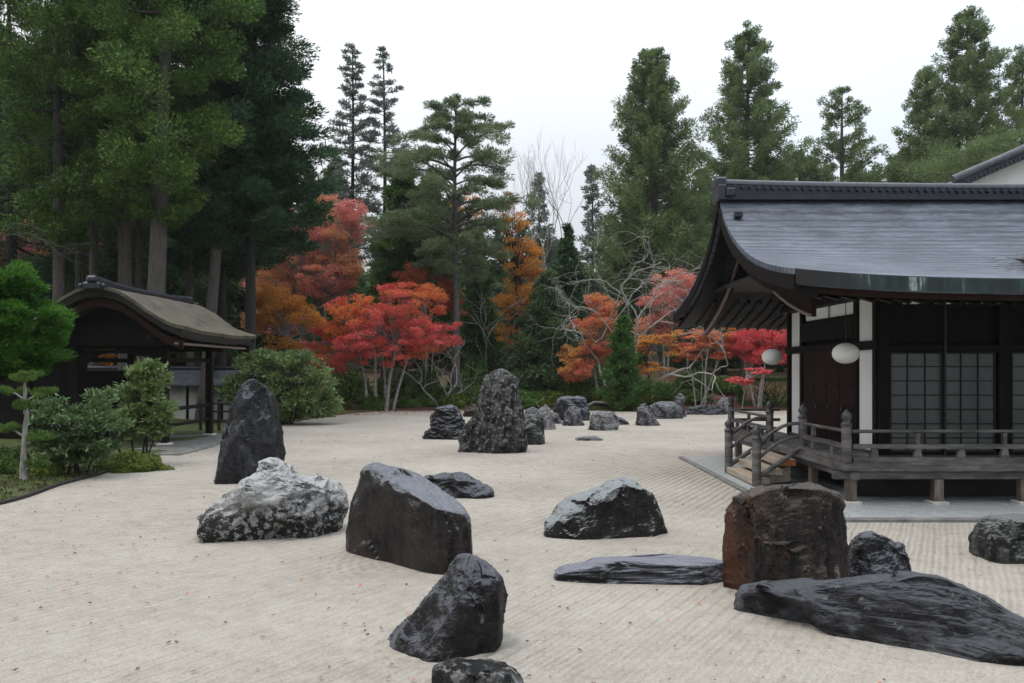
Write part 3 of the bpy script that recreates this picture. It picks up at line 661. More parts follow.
def build_moss():
    rng = np.random.RandomState(6); n = 26000; y = rng.uniform(13, 31, n); d = rng.rand(n) ** 1.6 * 4.5 + .08; x = left_edge(y) - d
    keep = pnoise(np.stack([x * .9, y * .9, x * 0], -1)) + .22 * rng.normal(size=n) > -.12; keep &= ~((y > 23.4) & (x > -13.9))
    x, y = x[keep], y[keep]; n = len(x); z = terrain_h(x, y); P = np.stack([x, y, z + .012], -1)
    T = unit(np.stack([rng.normal(0, .6, n), rng.normal(0, .6, n), np.ones(n)], -1)); N = unit(np.cross(T, rng.normal(size=(n, 3)))); L = rng.uniform(.015, .045, n)
    o = leaves_object('moss_cover', P, T, N, L, L * .35, M['moss']); kind(o, 'stuff'); tag(o, 'short yellow green moss and grass on the left bank', 'moss')
build_moss()

# low edging between moss and gravel
e = MB(); ys = np.linspace(8, 23, 60); xs = left_edge(ys)
top = np.stack([np.stack([xs - .05, ys, np.full(60, .062)], -1), np.stack([xs + .02, ys, np.full(60, .055)], -1)], 1)
bot = top.copy(); bot[..., 2] = -.1
e.shell(top, bot); kind(e.build('gravel_edging', M['bark_dark']), 'structure')

# ------------------------------------------------------------------ the temple hall on the right
XE, YF, YB, ZD = 5.8, 14.8, 22.7, .74             # deck: left edge, front edge, back edge, floor height
XW, YW, YWB = 7.1, 16.4, 21.7                      # walls: left wall, front wall, back
XR, YR = 4.64, 19.1                                # gable overhang, ridge line
XEND = 24.0
def build_hall():
    H = empty('temple_hall', 'dark timber temple hall with a sweeping grey shingled roof, white plaster panels and railed deck', 'temple hall', (XE, YF, 0))
    L = (-XE, -YF, 0)
    def fin(mb, name, mat, par=None, smooth=False):
        o = mb.build(name, M[mat], par or H, smooth)
        if par is None or par is H:
            o.location = L
        return o
    # roof surface: concave profile, eave turned up towards the gable corner
    off = np.array([0, .25, .5, .8, 1.2, 1.7, 2.3, 3.0, 3.7, 4.4, 4.9, 5.2]); zz = np.array([6.35, 5.98, 5.70, 5.46, 5.20, 4.95, 4.69, 4.47, 4.30, 4.17, 4.09, 4.05])
    xs = np.concatenate([np.linspace(XR, XR + 4, 26), np.linspace(XR + 4.4, XEND, 30)])
    tt = np.concatenate([-off[::-1], off[1:]])
    fo = np.linspace(-5.2, 5.2, 81)
    def zp(o): return np.interp(np.abs(o), off, zz)
    G = np.zeros((len(xs), len(fo), 3))
    for i, x in enumerate(xs):
        dz = -.19 * (1 - np.exp(-((x - XR) / 1.7))) * (np.abs(fo) / 5.2) ** 1.5
        # gable edge rounds over a little
        ed = .0
        G[i, :, 0] = x; G[i, :, 1] = YR + fo; G[i, :, 2] = zp(fo) + dz - ed
    th = .26
    B = G.copy(); B[..., 2] -= th
    B[:, 0, 1] += .06; B[:, -1, 1] -= .06
    r = MB().shell(G, B); roof = fin(r, 'roof', 'shingle', None, True)
    # thick layered edge below the shingles: eave fascia and gable edge
    def strip(name, mat, inset, z0, z1, w, sgn, xs_=xs):
        m = MB(); top = np.zeros((len(xs_), 2, 3))
        for i, x in enumerate(xs_):
            zc = 4.05 - .19 * (1 - math.exp(-((x - XR) / 1.7)))
            y = YR + sgn * (5.2 - inset); top[i, 0] = (x, y, zc + z0); top[i, 1] = (x, y - sgn * w, zc + z0 + w * .16)
        bot = top.copy(); bot[..., 2] += (z1 - z0); m.shell(top, bot)
        return fin(m, name, mat, None, True)
    for sg in (-1, 1): strip('eave_fascia', 'eave', -.02, -.02, -.245, .05, sg); strip('eave_edge', 'wood_red', .10, -.262, -.36, .4, sg)
    m = MB()                                            # gable edge, dark layered bark
    top = np.zeros((len(fo), 2, 3)); top[:, 0] = np.stack([np.full(len(fo), XR - .03), YR + fo, zp(fo) - .10], -1); top[:, 1] = top[:, 0] + [.05, 0, 0]
    bot = top.copy(); bot[..., 2] -= .24; m.shell(top, bot); fin(m, 'gable_edge', 'wood_dark', None, True)
    m = MB()                                            # second, recessed layer
    top = np.zeros((len(fo), 2, 3)); sc = .985
    top[:, 0] = np.stack([np.full(len(fo), XR + .10), YR + fo * sc, zp(fo) - .35], -1); top[:, 1] = top[:, 0] + [.3, 0, 0]
    bot = top.copy(); bot[..., 2] -= .13; m.shell(top, bot); fin(m, 'gable_edge_moulding', 'wood_dark', None, True)
    # barge boards with a carved pendant
    fb = fo[np.abs(fo) < 4.2]
    for sgn in (-1, 1):
        m = MB(); ff = fb[fb * sgn >= 0]
        top = np.zeros((len(ff), 2, 3)); zb = zp(ff) - .46 - .02 * np.abs(ff)
        top[:, 0] = np.stack([np.full(len(ff), XR + .62), YR + ff, zb], -1); top[:, 1] = top[:, 0] + [.09, 0, 0]
        bot = top.copy(); bot[..., 2] -= .30 + .05 * np.abs(ff)[:, None] / 4
        m.shell(top, bot); fin(m, 'barge_board', 'wood_red', None, True)
        m = MB(); t2 = bot.copy(); t2[..., 2] += .055; t2[:, 0, 0] -= .05; t2[:, 1, 0] -= .08; b2 = t2.copy(); b2[..., 2] -= .055
        m.shell(t2, b2); fin(m, 'barge_moulding', 'wood_board', None, True)
    g = MB(); zt = 5.55
    prof = [(0, .18), (.16, .2), (.2, .05), (.12, -.05), (.24, -.2), (.2, -.36), (.08, -.42), (0, -.62), (-.08, -.42), (-.2, -.36), (-.24, -.2), (-.12, -.05), (-.2, .05), (-.16, .2)]
    n = len(prof); V = [(XR + .55, YR + a, zt + b) for a, b in prof] + [(XR + .61, YR + a, zt + b) for a, b in prof]
    g.add(V, [tuple(range(n)), tuple(range(n, 2 * n))[::-1]] + [(i, (i + 1) % n, n + (i + 1) % n, n + i) for i in range(n)])
    fin(g, 'gable_pendant', 'wood_grey')
    # soffit: boards under the roof with rafters
    m = MB(); sel = np.abs(fo) < 5.05; fs = fo[sel]; xs2 = np.linspace(XR + .35, XEND - .1, 40)
    G2 = np.zeros((len(xs2), len(fs), 3))
    for i, x in enumerate(xs2):
        dz = -.19 * (1 - np.exp(-((x - XR) / 1.7))) * (np.abs(fs) / 5.2) ** 1.5
        G2[i] = np.stack([np.full(len(fs), x), YR + fs, np.minimum(zp(fs), 4.75) + dz - .37], -1)
    B2 = G2.copy(); B2[..., 2] -= .03; m.shell(G2, B2); fin(m, 'soffit', 'wood_dark', None, True)
    for k in range(34):
        x = XR + .55 + k * .29
        for sgn in (-1, 1):
            if sgn > 0 and k > 9: continue
            o = np.linspace(2.6, 4.9, 8); p = np.stack([np.full(8, x), YR + sgn * o, zp(o) - .19 * (1 - math.exp(-((x - XR) / 1.7))) * (o / 5.2) ** 1.5 - .45], -1)
            fin(MB().tube(p, .045, 4), 'rafter', 'wood_dark')
    for k in range(9):
        x = 7.26 + k * .58
        fin(MB().box(x - .13, x + .13, 15.42, 15.50, 3.585, 3.64), 'rafter_tip', 'plaster')
    # ridge: dark tiled box, rounded cap, end block
    xr_ = np.linspace(XR - .02, XEND, 40); lift = .12 * np.exp(-((xr_ - XR) / 3.2))
    m = MB(); t = np.stack([np.stack([xr_, np.full(40, YR - .26), 6.37 + lift], -1), np.stack([xr_, np.full(40, YR + .26), 6.37 + lift], -1)], 1)
    b = t.copy(); b[..., 2] = 6.16; m.shell(t, b); fin(m, 'ridge_base', 'tile')
    m = MB(); p = np.stack([xr_ - .05, np.full(40, YR), 6.41 + lift], -1); V, Q = tube_np(p, .135, 14); V[:, 2] = np.maximum(V[:, 2], np.repeat(6.374 + lift, 14)); V[:, 1] = YR + (V[:, 1] - YR) * 1.45
    m.add(V, [tuple(q) for q in Q] + [tuple(range(14))[::-1], tuple(range(39 * 14, 40 * 14))]); cap = fin(m, 'ridge_cap', 'tile', None, True)
    m = MB()
    for k in range(110):
        x = XR + .3 + k * .17; l = .12 * math.exp(-((x - XR) / 3.2)); m.tube([(x, YR - .24, 6.33 + l), (x, YR - .32, 6.33 + l)], .05, 8)
    kind(fin(m, 'ridge_tile_ends', 'tile'), 'stuff')
    m = MB().box(XR - .08, XR + .12, YR - .285, YR + .285, 6.14, 6.50, .03).box(XR - .12, XR + .14, YR - .24, YR + .24, 6.44, 6.68, .05).box(XR + .10, XR + .30, YR - .36, YR - .27, 6.22, 6.40, .02)
    fin(m, 'ridge_end_ornament', 'tile')
    fin(MB().box(XR + .2, XR + .38, YR - .64, YR - .5, 5.70, 5.84, .02), 'roof_block', 'tile')
    # porch gable whose corner shows at the right edge
    m = MB(); a = np.linspace(0, 1, 14); T2 = np.zeros((14, 2, 3))
    for i, q in enumerate(a):
        x = 9.72 + q * 4; z = 4.14 + .10 * q + 1.15 * q ** 1.7; T2[i, 0] = (x, 13.75, z); T2[i, 1] = (x + .05, 16.9, z + .45)
    B2 = T2.copy(); B2[..., 2] -= .24; m.shell(T2, B2); fin(m, 'porch_roof', 'thatch_edge', None, True)

    # walls: core, front and left side
    fin(MB().box(XW + .05, XEND, YW + .05, YWB - .05, .3, 4.5), 'wall', 'wood_dark')
    side = lambda y0, y1, z0, z1, mat, name, d=.0: fin(MB().box(XW - .02 - d, XW + .05, y0, y1, z0, z1), name, mat)
    z_lint = 2.87
    for (y0, y1) in ((16.62, 17.34), (20.72, 21.5)):
        side(y0, y1, .80, z_lint - .09, 'plaster', 'plaster_panel'); side(y0, y1, z_lint + .09, 3.80, 'plaster', 'plaster_panel')
    for y in (17.48, 19.05): side(y, y + 1.42, 3.55, 3.80, 'plaster', 'transom_panel')
    for y in (YW + .08, 17.40, 20.66, YWB - .08): fin(MB().box(XW - .09, XW + .07, y - .08, y + .08, .74, 4.3, .012), 'wall_post', 'wood_dark')
    fin(MB().box(XW - .11, XW + .03, YW - .1, YWB + .1, z_lint - .085, z_lint + .085, .01), 'lintel_beam', 'wood_dark')
    fin(MB().box(XW - .08, XW + .03, YW, YWB, .70, .80), 'sill_beam', 'wood_grey')
    fin(MB().box(XW - .13, XW + .04, YW - .4, YWB + .4, 3.82, 4.1, .02), 'eave_beam', 'wood_dark')
    fin(MB().box(XW - .35, XEND, YW - .12, YW + .06, 3.82, 4.05, .02), 'front_eave_beam', 'wood_dark')
    fin(MB().box(XW - .10, XW, 17.48, 20.58, 3.05, 3.5), 'transom', 'wood_dark')
    for k in range(4):
        y0 = 17.52 + k * .765; d = MB().box(XW - .055, XW, y0, y0 + .745, .80, 2.78)
        for q in range(4): d.box(XW - .075, XW - .054, y0 + .03, y0 + .715, 1.0 + q * .5, 1.06 + q * .5)
        dr = fin(d, 'door', 'wood_door')
        hd = MB().tube([(XW - .10, y0 + .6, 1.55), (XW - .075, y0 + .6, 1.55), (XW - .055, y0 + .6, 1.55)], [.045, .045, .02], 10).build('door_handle', M['bronze'], dr)
    # front wall: shoji windows, posts, transom boards
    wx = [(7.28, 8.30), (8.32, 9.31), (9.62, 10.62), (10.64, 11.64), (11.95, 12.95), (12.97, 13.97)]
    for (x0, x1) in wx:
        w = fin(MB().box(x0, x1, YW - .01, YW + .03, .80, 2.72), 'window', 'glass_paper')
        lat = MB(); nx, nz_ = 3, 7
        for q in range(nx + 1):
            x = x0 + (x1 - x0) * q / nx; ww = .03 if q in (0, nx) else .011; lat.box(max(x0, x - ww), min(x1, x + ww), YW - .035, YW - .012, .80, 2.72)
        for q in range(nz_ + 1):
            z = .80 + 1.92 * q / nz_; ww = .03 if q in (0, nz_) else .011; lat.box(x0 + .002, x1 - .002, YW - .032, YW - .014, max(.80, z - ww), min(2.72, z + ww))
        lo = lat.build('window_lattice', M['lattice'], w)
    for x in (XW + .06, 9.465, 11.8, 14.1): fin(MB().box(x - .11, x + .11, YW - .08, YW + .06, .74, 4.0, .012), 'front_post', 'wood_dark')
    fin(MB().box(XW, XEND, YW - .07, YW + .055, 2.73, 2.87, .01), 'front_lintel', 'wood_dark')
    fin(MB().box(XW, XEND, YW - .065, YW + .055, .745, .795), 'front_sill', 'wood_dark')
    fin(MB().tube([(8.30, YW - .12, .76), (8.30, YW - .12, 3.8)], .022, 8), 'downpipe', 'iron', None, True)
    # plaster return at the front corner
    # deck
    m = MB(); nb = 46
    for k in range(nb):
        x0 = XE + .02 + k * .30
        if x0 > XEND - .4: break
        m.box(x0, x0 + .292, YF + .06, YW, ZD - .05, ZD + (.003 if k % 2 else 0), .006)
    for k in range(25):
        y0 = YW + .01 + k * .25
        if y0 > YB - .25: break
        m.box(XE + .06, XW, y0, y0 + .243, ZD - .05, ZD + (.003 if k % 2 else 0), .006)
    fin(m, 'deck_boards', 'wood_grey')
    fin(MB().box(XE - .04, XEND, YF - .02, YF + .055, ZD - .13, ZD + .022, .015), 'deck_edge_board', 'wood_grey')
    fin(MB().box(XE - .045, XE + .05, YF + .06, YB, ZD - .13, ZD + .020, .015), 'deck_side_board', 'wood_grey')
    fin(MB().box(XE - .16, XEND, YF + .07, YF + .21, ZD - .27, ZD - .135, .012), 'deck_beam', 'wood_grey')
    fin(MB().box(XE + .08, XE + .22, YF - .10, YB, ZD - .265, ZD - .137, .012), 'deck_side_beam', 'wood_grey')
    fin(MB().box(XE + .5, XEND, YF + .9, YF + .97, .05, ZD - .06), 'underfloor_screen', 'lattice')
    fin(MB().box(XE + .9, XE + .97, YF + 1, YB, .05, ZD - .06), 'underfloor_side_screen', 'lattice')
    for k in range(9):
        x = XE + .15 + k * 1.52
        p = fin(MB().box(x - .085, x + .085, YF + .06, YF + .22, .085, ZD - .272, .012), 'deck_post', 'wood_post')
        MB().box(x - .15, x + .15, YF - .01, YF + .29, .0, .084, .01).build('pad_stone', M['stone_pad'], p)
    for k in range(1, 5):
        y = YF + .14 + k * 1.85
        p = fin(MB().box(XE + .07, XE + .23, y - .08, y + .08, .085, ZD - .268, .012), 'deck_post', 'wood_post')
        MB().box(XE, XE + .30, y - .15, y + .15, .0, .084, .01).build('pad_stone', M['stone_pad'], p)
    # railing
    def newel(x, y, z0, z1, r=.085, par=None):
        p = fin(MB().lathe(x, y, [(r, z0), (r, z1 - .26), (r * .92, z1 - .25), (r * .92, z1 - .24)], 16), 'newel_post', 'wood_grey', par, True)
        MB().lathe(x, y, [(r * 1.1, z1 - .24), (r * 1.12, z1 - .20), (r * 1.0, z1 - .19), (r * .72, z1 - .16), (r * .70, z1 - .14), (r * 1.0, z1 - .10), (r * 1.06, z1 - .06), (r * .85, z1 - .02), (r * .4, z1 + .02), (r * .08, z1 + .055)], 16).build('finial', M['bronze'], p, True)
    def rail(p0, p1, posts=4):
        p0 = np.array(p0, float); p1 = np.array(p1, float); d = p1 - p0; ln = np.linalg.norm(d); d /= ln; pr = np.array([-d[1], d[0], 0])
        fin(MB().tube([p0 + [0, 0, ZD + .57], p1 + [0, 0, ZD + .57]], .032, 10), 'top_rail', 'wood_grey', None, True)
        def bar(z0, z1, hw, name):
            a = p0 - pr * hw; b = p0 + pr * hw; c = p1 + pr * hw; e_ = p1 - pr * hw
            V = [(*a[:2], z0), (*b[:2], z0), (*c[:2], z0), (*e_[:2], z0), (*a[:2], z1), (*b[:2], z1), (*c[:2], z1), (*e_[:2], z1)]
            fin(MB().add(V, [(3, 2, 1, 0), (4, 5, 6, 7), (0, 1, 5, 4), (1, 2, 6, 5), (2, 3, 7, 6), (3, 0, 4, 7)]), name, 'wood_grey')
        bar(ZD + .27, ZD + .345, .05, 'middle_rail'); bar(ZD + .026, ZD + .115, .06, 'bottom_rail')
        for k in range(posts):
            q = p0 + (p1 - p0) * (k + .5) / posts
            b = MB()
            w0, w1 = .075, .045
            V = []
            for z, w in ((ZD + .118, w0), (ZD + .268, w1)):
                for sx, sy in ((-1, -1), (1, -1), (1, 1), (-1, 1)): V.append((*(q[:2] + d[:2] * w * sx + pr[:2] * .035 * sy), z))
            b.add(V, [(3, 2, 1, 0), (4, 5, 6, 7), (0, 1, 5, 4), (1, 2, 6, 5), (2, 3, 7, 6), (3, 0, 4, 7)])
            if k % 2: b.box(q[0] - .035, q[0] + .035, q[1] - .035, q[1] + .035, ZD + .348, ZD + .545)
            fin(b, 'rail_strut', 'wood_grey')
    xe, yf = XE + .05, YF + .06
    newel(xe, yf, ZD + .025, ZD + .90); newel(xe, YB, ZD + .025, ZD + .90)
    YS0, YS1 = 17.1, 19.3
    newel(xe, YS0, ZD + .025, ZD + .90); newel(xe, YS1, ZD + .025, ZD + .90)
    rail((xe + .1, yf, 0), (xe + 9.2, yf, 0), 12)
    rail((xe, yf + .1, 0), (xe, YS0 - .1, 0), 2); rail((xe, YS1 + .1, 0), (xe, YB - .1, 0), 3); rail((xe + .1, YB, 0), (xe + 1.3, YB, 0), 2)
    # stairs to the left of the deck
    XS = 4.92
    for k in range(3):
        z1 = ZD - .17 - k * .19; x1 = XE - .05 - k * .27
        s = fin(MB().box(x1 - .36, x1, YS0 + .09, YS1 - .09, z1 - .13, z1, .008), 'stair_step', 'step')
        MB().box(x1 - .352, x1 - .008, YS0 + .083, YS0 + .092, z1 - .122, z1 - .008).build('step_end', M['step_end'] if k == 0 else M['step'], s)
    for y in (YS0 + .3, YS1 - .3): fin(MB().add([(XE - .1, y, .1), (XE - .1, y + .1, .1), (XE - .1, y + .1, ZD - .31), (XE - .1, y, ZD - .31), (XS + .1, y, .03), (XS + .1, y + .1, .03), (XS + .1, y + .1, .07), (XS + .1, y, .07)], [(0, 1, 2, 3), (7, 6, 5, 4), (0, 4, 5, 1), (1, 5, 6, 2), (2, 6, 7, 3), (3, 7, 4, 0)]), 'stair_stringer', 'step')
    for y in (YS0, YS1):
        newel(XS, y, .03, 1.22, .09)
        for (za, zb, r, sag) in ((.90, ZD + .57, .036, .12), (.62, ZD + .31, .036, .10), (.24, ZD + .07, .05, 0)):
            q = np.linspace(0, 1, 10); p = np.stack([XS + .06 + (xe - XS - .1) * q, np.full(10, y), za + (zb - za) * q + sag * np.sin(q * math.pi)], -1)
            fin(MB().tube(p, r, 10), 'stair_rail', 'wood_grey', None, True)
    # bollard like rail end beside the stairs
    # base platform of wet granite slabs, kerb round it
    m = MB(); xq = np.arange(4.62, XEND, .92); yq = np.arange(13.45, 22.9, 1.18)
    for i in range(len(xq) - 1):
        for j in range(len(yq) - 1): m.box(xq[i] + .004, xq[i + 1] - .004, yq[j] + .004, yq[j + 1] - .004, -.1, .040 + .002 * ((i * 7 + j * 3) % 3), .006)
    fin(m, 'paved_platform', 'granite')
    m = MB().box(4.50, XEND, 13.30, 13.446, -.1, .055, .012).box(4.48, 4.615, 13.45, 22.9, -.1, .053, .012)
    fin(m, 'platform_kerb', 'stone_grey')
    return H
build_hall()

def lantern(x, y, z, label):
    R_ = .25
    e = empty('paper_lantern', label, 'lantern', (x, y, z), 0, 'white lanterns hung along the hall')
    prof = []
    for k in range(25):
        a = math.pi * (k / 24) * .88 + math.pi * .06; w = 1 + .012 * (k % 2)
        prof.append((R_ * math.sin(a) * w, -.20 * math.cos(a)))
    MB().lathe(0, 0, prof, 32).build('lantern_shade', M['paper'], e, True)
    MB().lathe(0, 0, [(.055, .178), (.062, .18), (.062, .20), (.03, .215)], 16).build('top_ring', M['iron'], e)
    MB().lathe(0, 0, [(.05, -.20), (.055, -.195), (.055, -.18)], 16).build('bottom_ring', M['iron'], e)
    MB().tube([(0, 0, .2), (0, 0, .55), (0, 0, 1.25)], .008, 6).build('hanging_cord', M['iron'], e)
lantern(6.40, 16.3, 2.70, 'nearer and larger white paper lantern hanging by the door of the hall')
lantern(6.40, 20.9, 2.70, 'farther and smaller white paper lantern hanging against the red maples')

def build_far_hall():
    H = empty('great_hall', 'pale gabled roof of a larger hall rising behind the ridge at the right edge', 'building', (26, 40, 0))
    x0, z0 = gx(950, 40) - 26, gz(184, 40); sl = .42
    a = np.linspace(0, 1, 12); m = MB(); T2 = np.zeros((12, 2, 3))
    for i, q in enumerate(a): T2[i, 0] = (x0 + q * 12, -.3, z0 + sl * q * 12 + .5 * q * q); T2[i, 1] = T2[i, 0] + [0, 14, 0]
    B = T2.copy(); B[..., 2] -= .25; m.shell(T2, B); m.build('roof', M['tile'], H)
    m = MB(); p = T2[:, 0] + [0, .05, .16]; m.tube(p, .2, 10); m.build('gable_ridge', M['tile_old'], H, True)
    m = MB()
    for k in range(60):
        q = k / 60; m.tube([(x0 + q * 12 + .05, -.45, z0 + sl * q * 12 + .5 * q * q - .24), (x0 + q * 12 + .05, -.2, z0 + sl * q * 12 + .5 * q * q - .24)], .09, 8)
    m.build('verge_tiles', M['tile'], H)
    V = [(x0 + .5, .3, 0), (x0 + 12, .3, 0), (x0 + 12, .3, z0 + 5.2), (x0 + .5, .3, z0 - .2)]; V += [(x, y + .3, z) for x, y, z in V]
    MB().add(V, [(0, 1, 2, 3), (7, 6, 5, 4), (0, 4, 5, 1), (1, 5, 6, 2), (2, 6, 7, 3), (3, 7, 4, 0)]).build('wall', M['plaster'], H)
build_far_hall()

# ------------------------------------------------------------------ thatched gate on the left
def build_gate():
    XP, Y0, Y1 = -10.5, 25.7, 29.5; XL = -13.2
    H = empty('thatched_gate', 'covered timber gate with a curved mossy thatched roof and dark posts', 'gate', (XP, Y0, 0)); L = (-XP, -Y0, 0)
    def fin(mb, name, mat, smooth=False, par=None):
        o = mb.build(name, M[mat], par or H, smooth)
        if par is None: o.location = L
        return o
    xr = -11.85; ox = np.array([0, .3, .6, 1.0, 1.4, 1.8, 2.2, 2.55]); oz = np.array([4.78, 4.74, 4.64, 4.40, 4.08, 3.80, 3.62, 3.53])
    fo = np.linspace(-2.55, 2.55, 41); zp = lambda o: np.interp(np.abs(o), ox, oz)
    ys = np.linspace(24.2, 31.0, 16)
    G = np.zeros((16, 41, 3))
    for i, y in enumerate(ys):
        up = .10 * (abs((y - 27.6) / 3.4)) ** 3
        G[i] = np.stack([xr + fo, np.full(41, y), zp(fo) + up * (np.abs(fo) / 2.55)], -1)
        G[i, :, 2] += .05 * pnoise(np.stack([fo * 1.5, np.full(41, y * 1.2), fo * 0], -1))
    B = G.copy(); B[..., 2] -= .10; B[:, 0, 0] += .05; B[:, -1, 0] -= .05
    fin(MB().shell(G[:, :, :], B), 'thatch', 'thatch', True)
    G2 = B.copy(); G2[..., 2] -= .003; G2[0, :, 1] += .04; G2[-1, :, 1] -= .04; G2[:, 0, 0] += .05; G2[:, -1, 0] -= .05
    B2 = G2.copy(); B2[..., 2] -= .20; B2[0, :, 1] += .08; B2[:, 0, 0] += .10; B2[:, -1, 0] -= .10
    fin(MB().shell(G2, B2), 'thatch_edge', 'thatch_edge', True)
    # barge board under the curved gable
    for y in (24.5, 30.7):
        m = MB(); T2 = np.zeros((41, 2, 3)); f2 = fo * .93; T2[:, 0] = np.stack([xr + f2, np.full(41, y - .05), zp(f2) - .37], -1); T2[:, 1] = T2[:, 0] + [0, .1, 0]
        Bq = T2.copy(); Bq[..., 2] -= .2 + .04 * np.abs(fo)[:, None] / 2.5; m.shell(T2, Bq); fin(m, 'barge_board', 'wood_red', True)
        g = MB(); V = []; pr = [(xr - 2.0, 3.1), (xr - 2.0, 3.35), (xr - 1.2, 3.75), (xr - .5, 4.2), (xr, 4.32), (xr + .5, 4.2), (xr + 1.2, 3.75), (xr + 2.0, 3.35), (xr + 2.0, 3.1)]
        yy = y + (.7 if y < 27 else -.8); n = len(pr); V = [(x, yy, z) for x, z in pr] + [(x, yy + .06, z) for x, z in pr]
        g.add(V, [tuple(range(n)), tuple(range(n, 2 * n))[::-1]] + [(i, (i + 1) % n, n + (i + 1) % n, n + i) for i in range(n)]); fin(g, 'gable_panel', 'wood_dark')
    # eave boards
    fin(MB().box(xr + 2.15, xr + 2.27, 24.4, 30.8, 3.10, 3.17, .01), 'eave_board', 'wood_board'); fin(MB().box(xr - 2.27, xr - 2.15, 24.4, 30.8, 3.10, 3.17, .01), 'eave_board', 'wood_board')
    for sg in (-1, 1):
        m = MB()
        for k in range(26): m.tube([(xr + sg * 2.2, 24.5 + k * .25, 3.23), (xr + sg * 1.2, 24.5 + k * .25, 3.62)], .04, 4)
        m.box(xr + sg * 1.7 - .02, xr + sg * 1.7 + .02, 24.45, 30.8, 3.40, 3.45)
        fin(m, 'rafters', 'wood_dark')
    # tiled ridge with end ornaments
    m = MB(); yy = np.linspace(24.0, 31.1, 14); up = .12 * np.abs((yy - 27.55) / 3.5) ** 3
    for hw, za, zb in ((.20, 4.70, 4.79), (.14, 4.793, 4.86)):
        t = np.stack([np.stack([np.full(14, xr - hw), yy, zb + up], -1), np.stack([np.full(14, xr + hw), yy, zb + up], -1)], 1); b = t.copy(); b[..., 2] = za + up[:, None]; m.shell(t, b)
    m.tube(np.stack([np.full(14, xr), yy, 4.87 + up], -1), .085, 10); ridge = fin(m, 'ridge', 'tile')
    for y in (23.97, 31.13):
        m = MB().box(xr - .26, xr + .26, y - .06, y + .07, 4.64, 4.86, .05).box(xr - .15, xr + .15, y - .08, y + .08, 4.83, 5.04, .06).box(xr - .38, xr - .26, y - .05, y + .06, 4.68, 4.82, .04).box(xr + .26, xr + .38, y - .05, y + .06, 4.68, 4.82, .04)
        fin(m, 'ridge_end_ornament', 'tile')
    # posts, ties, brackets, rails
    for x in (XP, XL):
        for y in (Y0, Y1):
            p = fin(MB().box(x - .11, x + .11, y - .11, y + .11, .17, 3.45, .02), 'post', 'wood_dark')
            MB().box(x - .2, x + .2, y - .2, y + .2, .08, .168, .03).build('pad_stone', M['stone_pad'], p)
        fin(MB().box(x - .08, x + .08, 24.5, 30.7, 3.2, 3.42, .015), 'plate_beam', 'wood_dark')
        fin(MB().box(x - .05, x + .05, Y0 + .12, Y1 - .12, 2.62, 2.76, .01), 'tie_beam', 'wood_dark')
        fin(MB().box(x - .04, x + .04, Y0 + .12, Y1 - .12, 1.10, 1.22, .01), 'side_rail', 'wood_dark')
        fin(MB().box(x - .04, x + .04, Y0 + .12, Y1 - .12, .62, .71, .01), 'side_rail', 'wood_dark')
    for y in (Y0, Y1): fin(MB().box(XL - .5, XP + .5, y - .09, y + .09, 3.0, 3.19, .02), 'cross_beam', 'wood_dark')
    m = MB()      # arched bracket boards between the near posts
    a = np.linspace(0, 1, 12); T2 = np.zeros((12, 2, 3)); T2[:, 0] = np.stack([XL + .12 + (XP - XL - .24) * a, np.full(12, Y0 - .03), np.full(12, 2.99)], -1); T2[:, 1] = T2[:, 0] + [0, .06, 0]
    Bq = T2.copy(); Bq[..., 2] -= (.12 + .75 * np.abs(2 * a - 1) ** 4)[:, None]; m.shell(T2, Bq); fin(m, 'arched_bracket', 'wood_dark')
    # inner door leaf and low boarded panels at the back of the gate
    fin(MB().box(XL + 1.4, XP - .75, 27.55, 27.63, .2, 3.0), 'door_leaf', 'wood_dark')
    fin(MB().box(XL - .04, XL + .03, Y0 + .12, Y1 - .12, .2, 2.35), 'board_panel', 'wood_dark')
    fin(MB().box(XL + .12, XL + 1.0, Y1 - .03, Y1 + .03, .2, 2.4), 'back_panel', 'wood_dark')
    fin(MB().box(XL + .12, XL + 1.0, Y1 - .03, Y1 + .03, 2.86, 2.99), 'back_rail', 'wood_dark')
    fin(MB().box(XL - .5, XP + 1.15, 24.7, 30.6, -.05, .08, .03).box(XP + .55, XP + 1.3, 23.6, 26.6, -.06, .05, .02), 'stone_base', 'stone_grey')
build_gate()

def wall_thing():
    H = empty('plaster_wall', 'low white plaster wall with a grey tiled coping behind the thatched gate', 'wall', (-15.0, 38.5, 0))
    MB().box(-6, 3.6, -.15, .15, -.1, 1.72).build('wall', M['plaster_old'], H)
    G = np.zeros((2, 7, 3)); o = np.array([-.75, -.5, -.25, 0, .25, .5, .75]); z = np.array([1.74, 1.92, 2.14, 2.42, 2.14, 1.92, 1.74])
    for i, x in enumerate((-6.1, 3.7)): G[i] = np.stack([np.full(7, x), o, z], -1)
    B = G.copy(); B[..., 2] -= .09; MB().shell(G, B).build('tile_coping', M['tile_old'], H)
    MB().tube([(-6.1, 0, 2.44), (3.7, 0, 2.44)], .11, 10).build('coping_ridge', M['tile'], H, True)
    for k in range(7): MB().box(-5.9 + k * 1.55, -5.78 + k * 1.55, -.175, -.152, -.1, 1.7).build('wall_post', M['wood_dark'], H)
wall_thing()
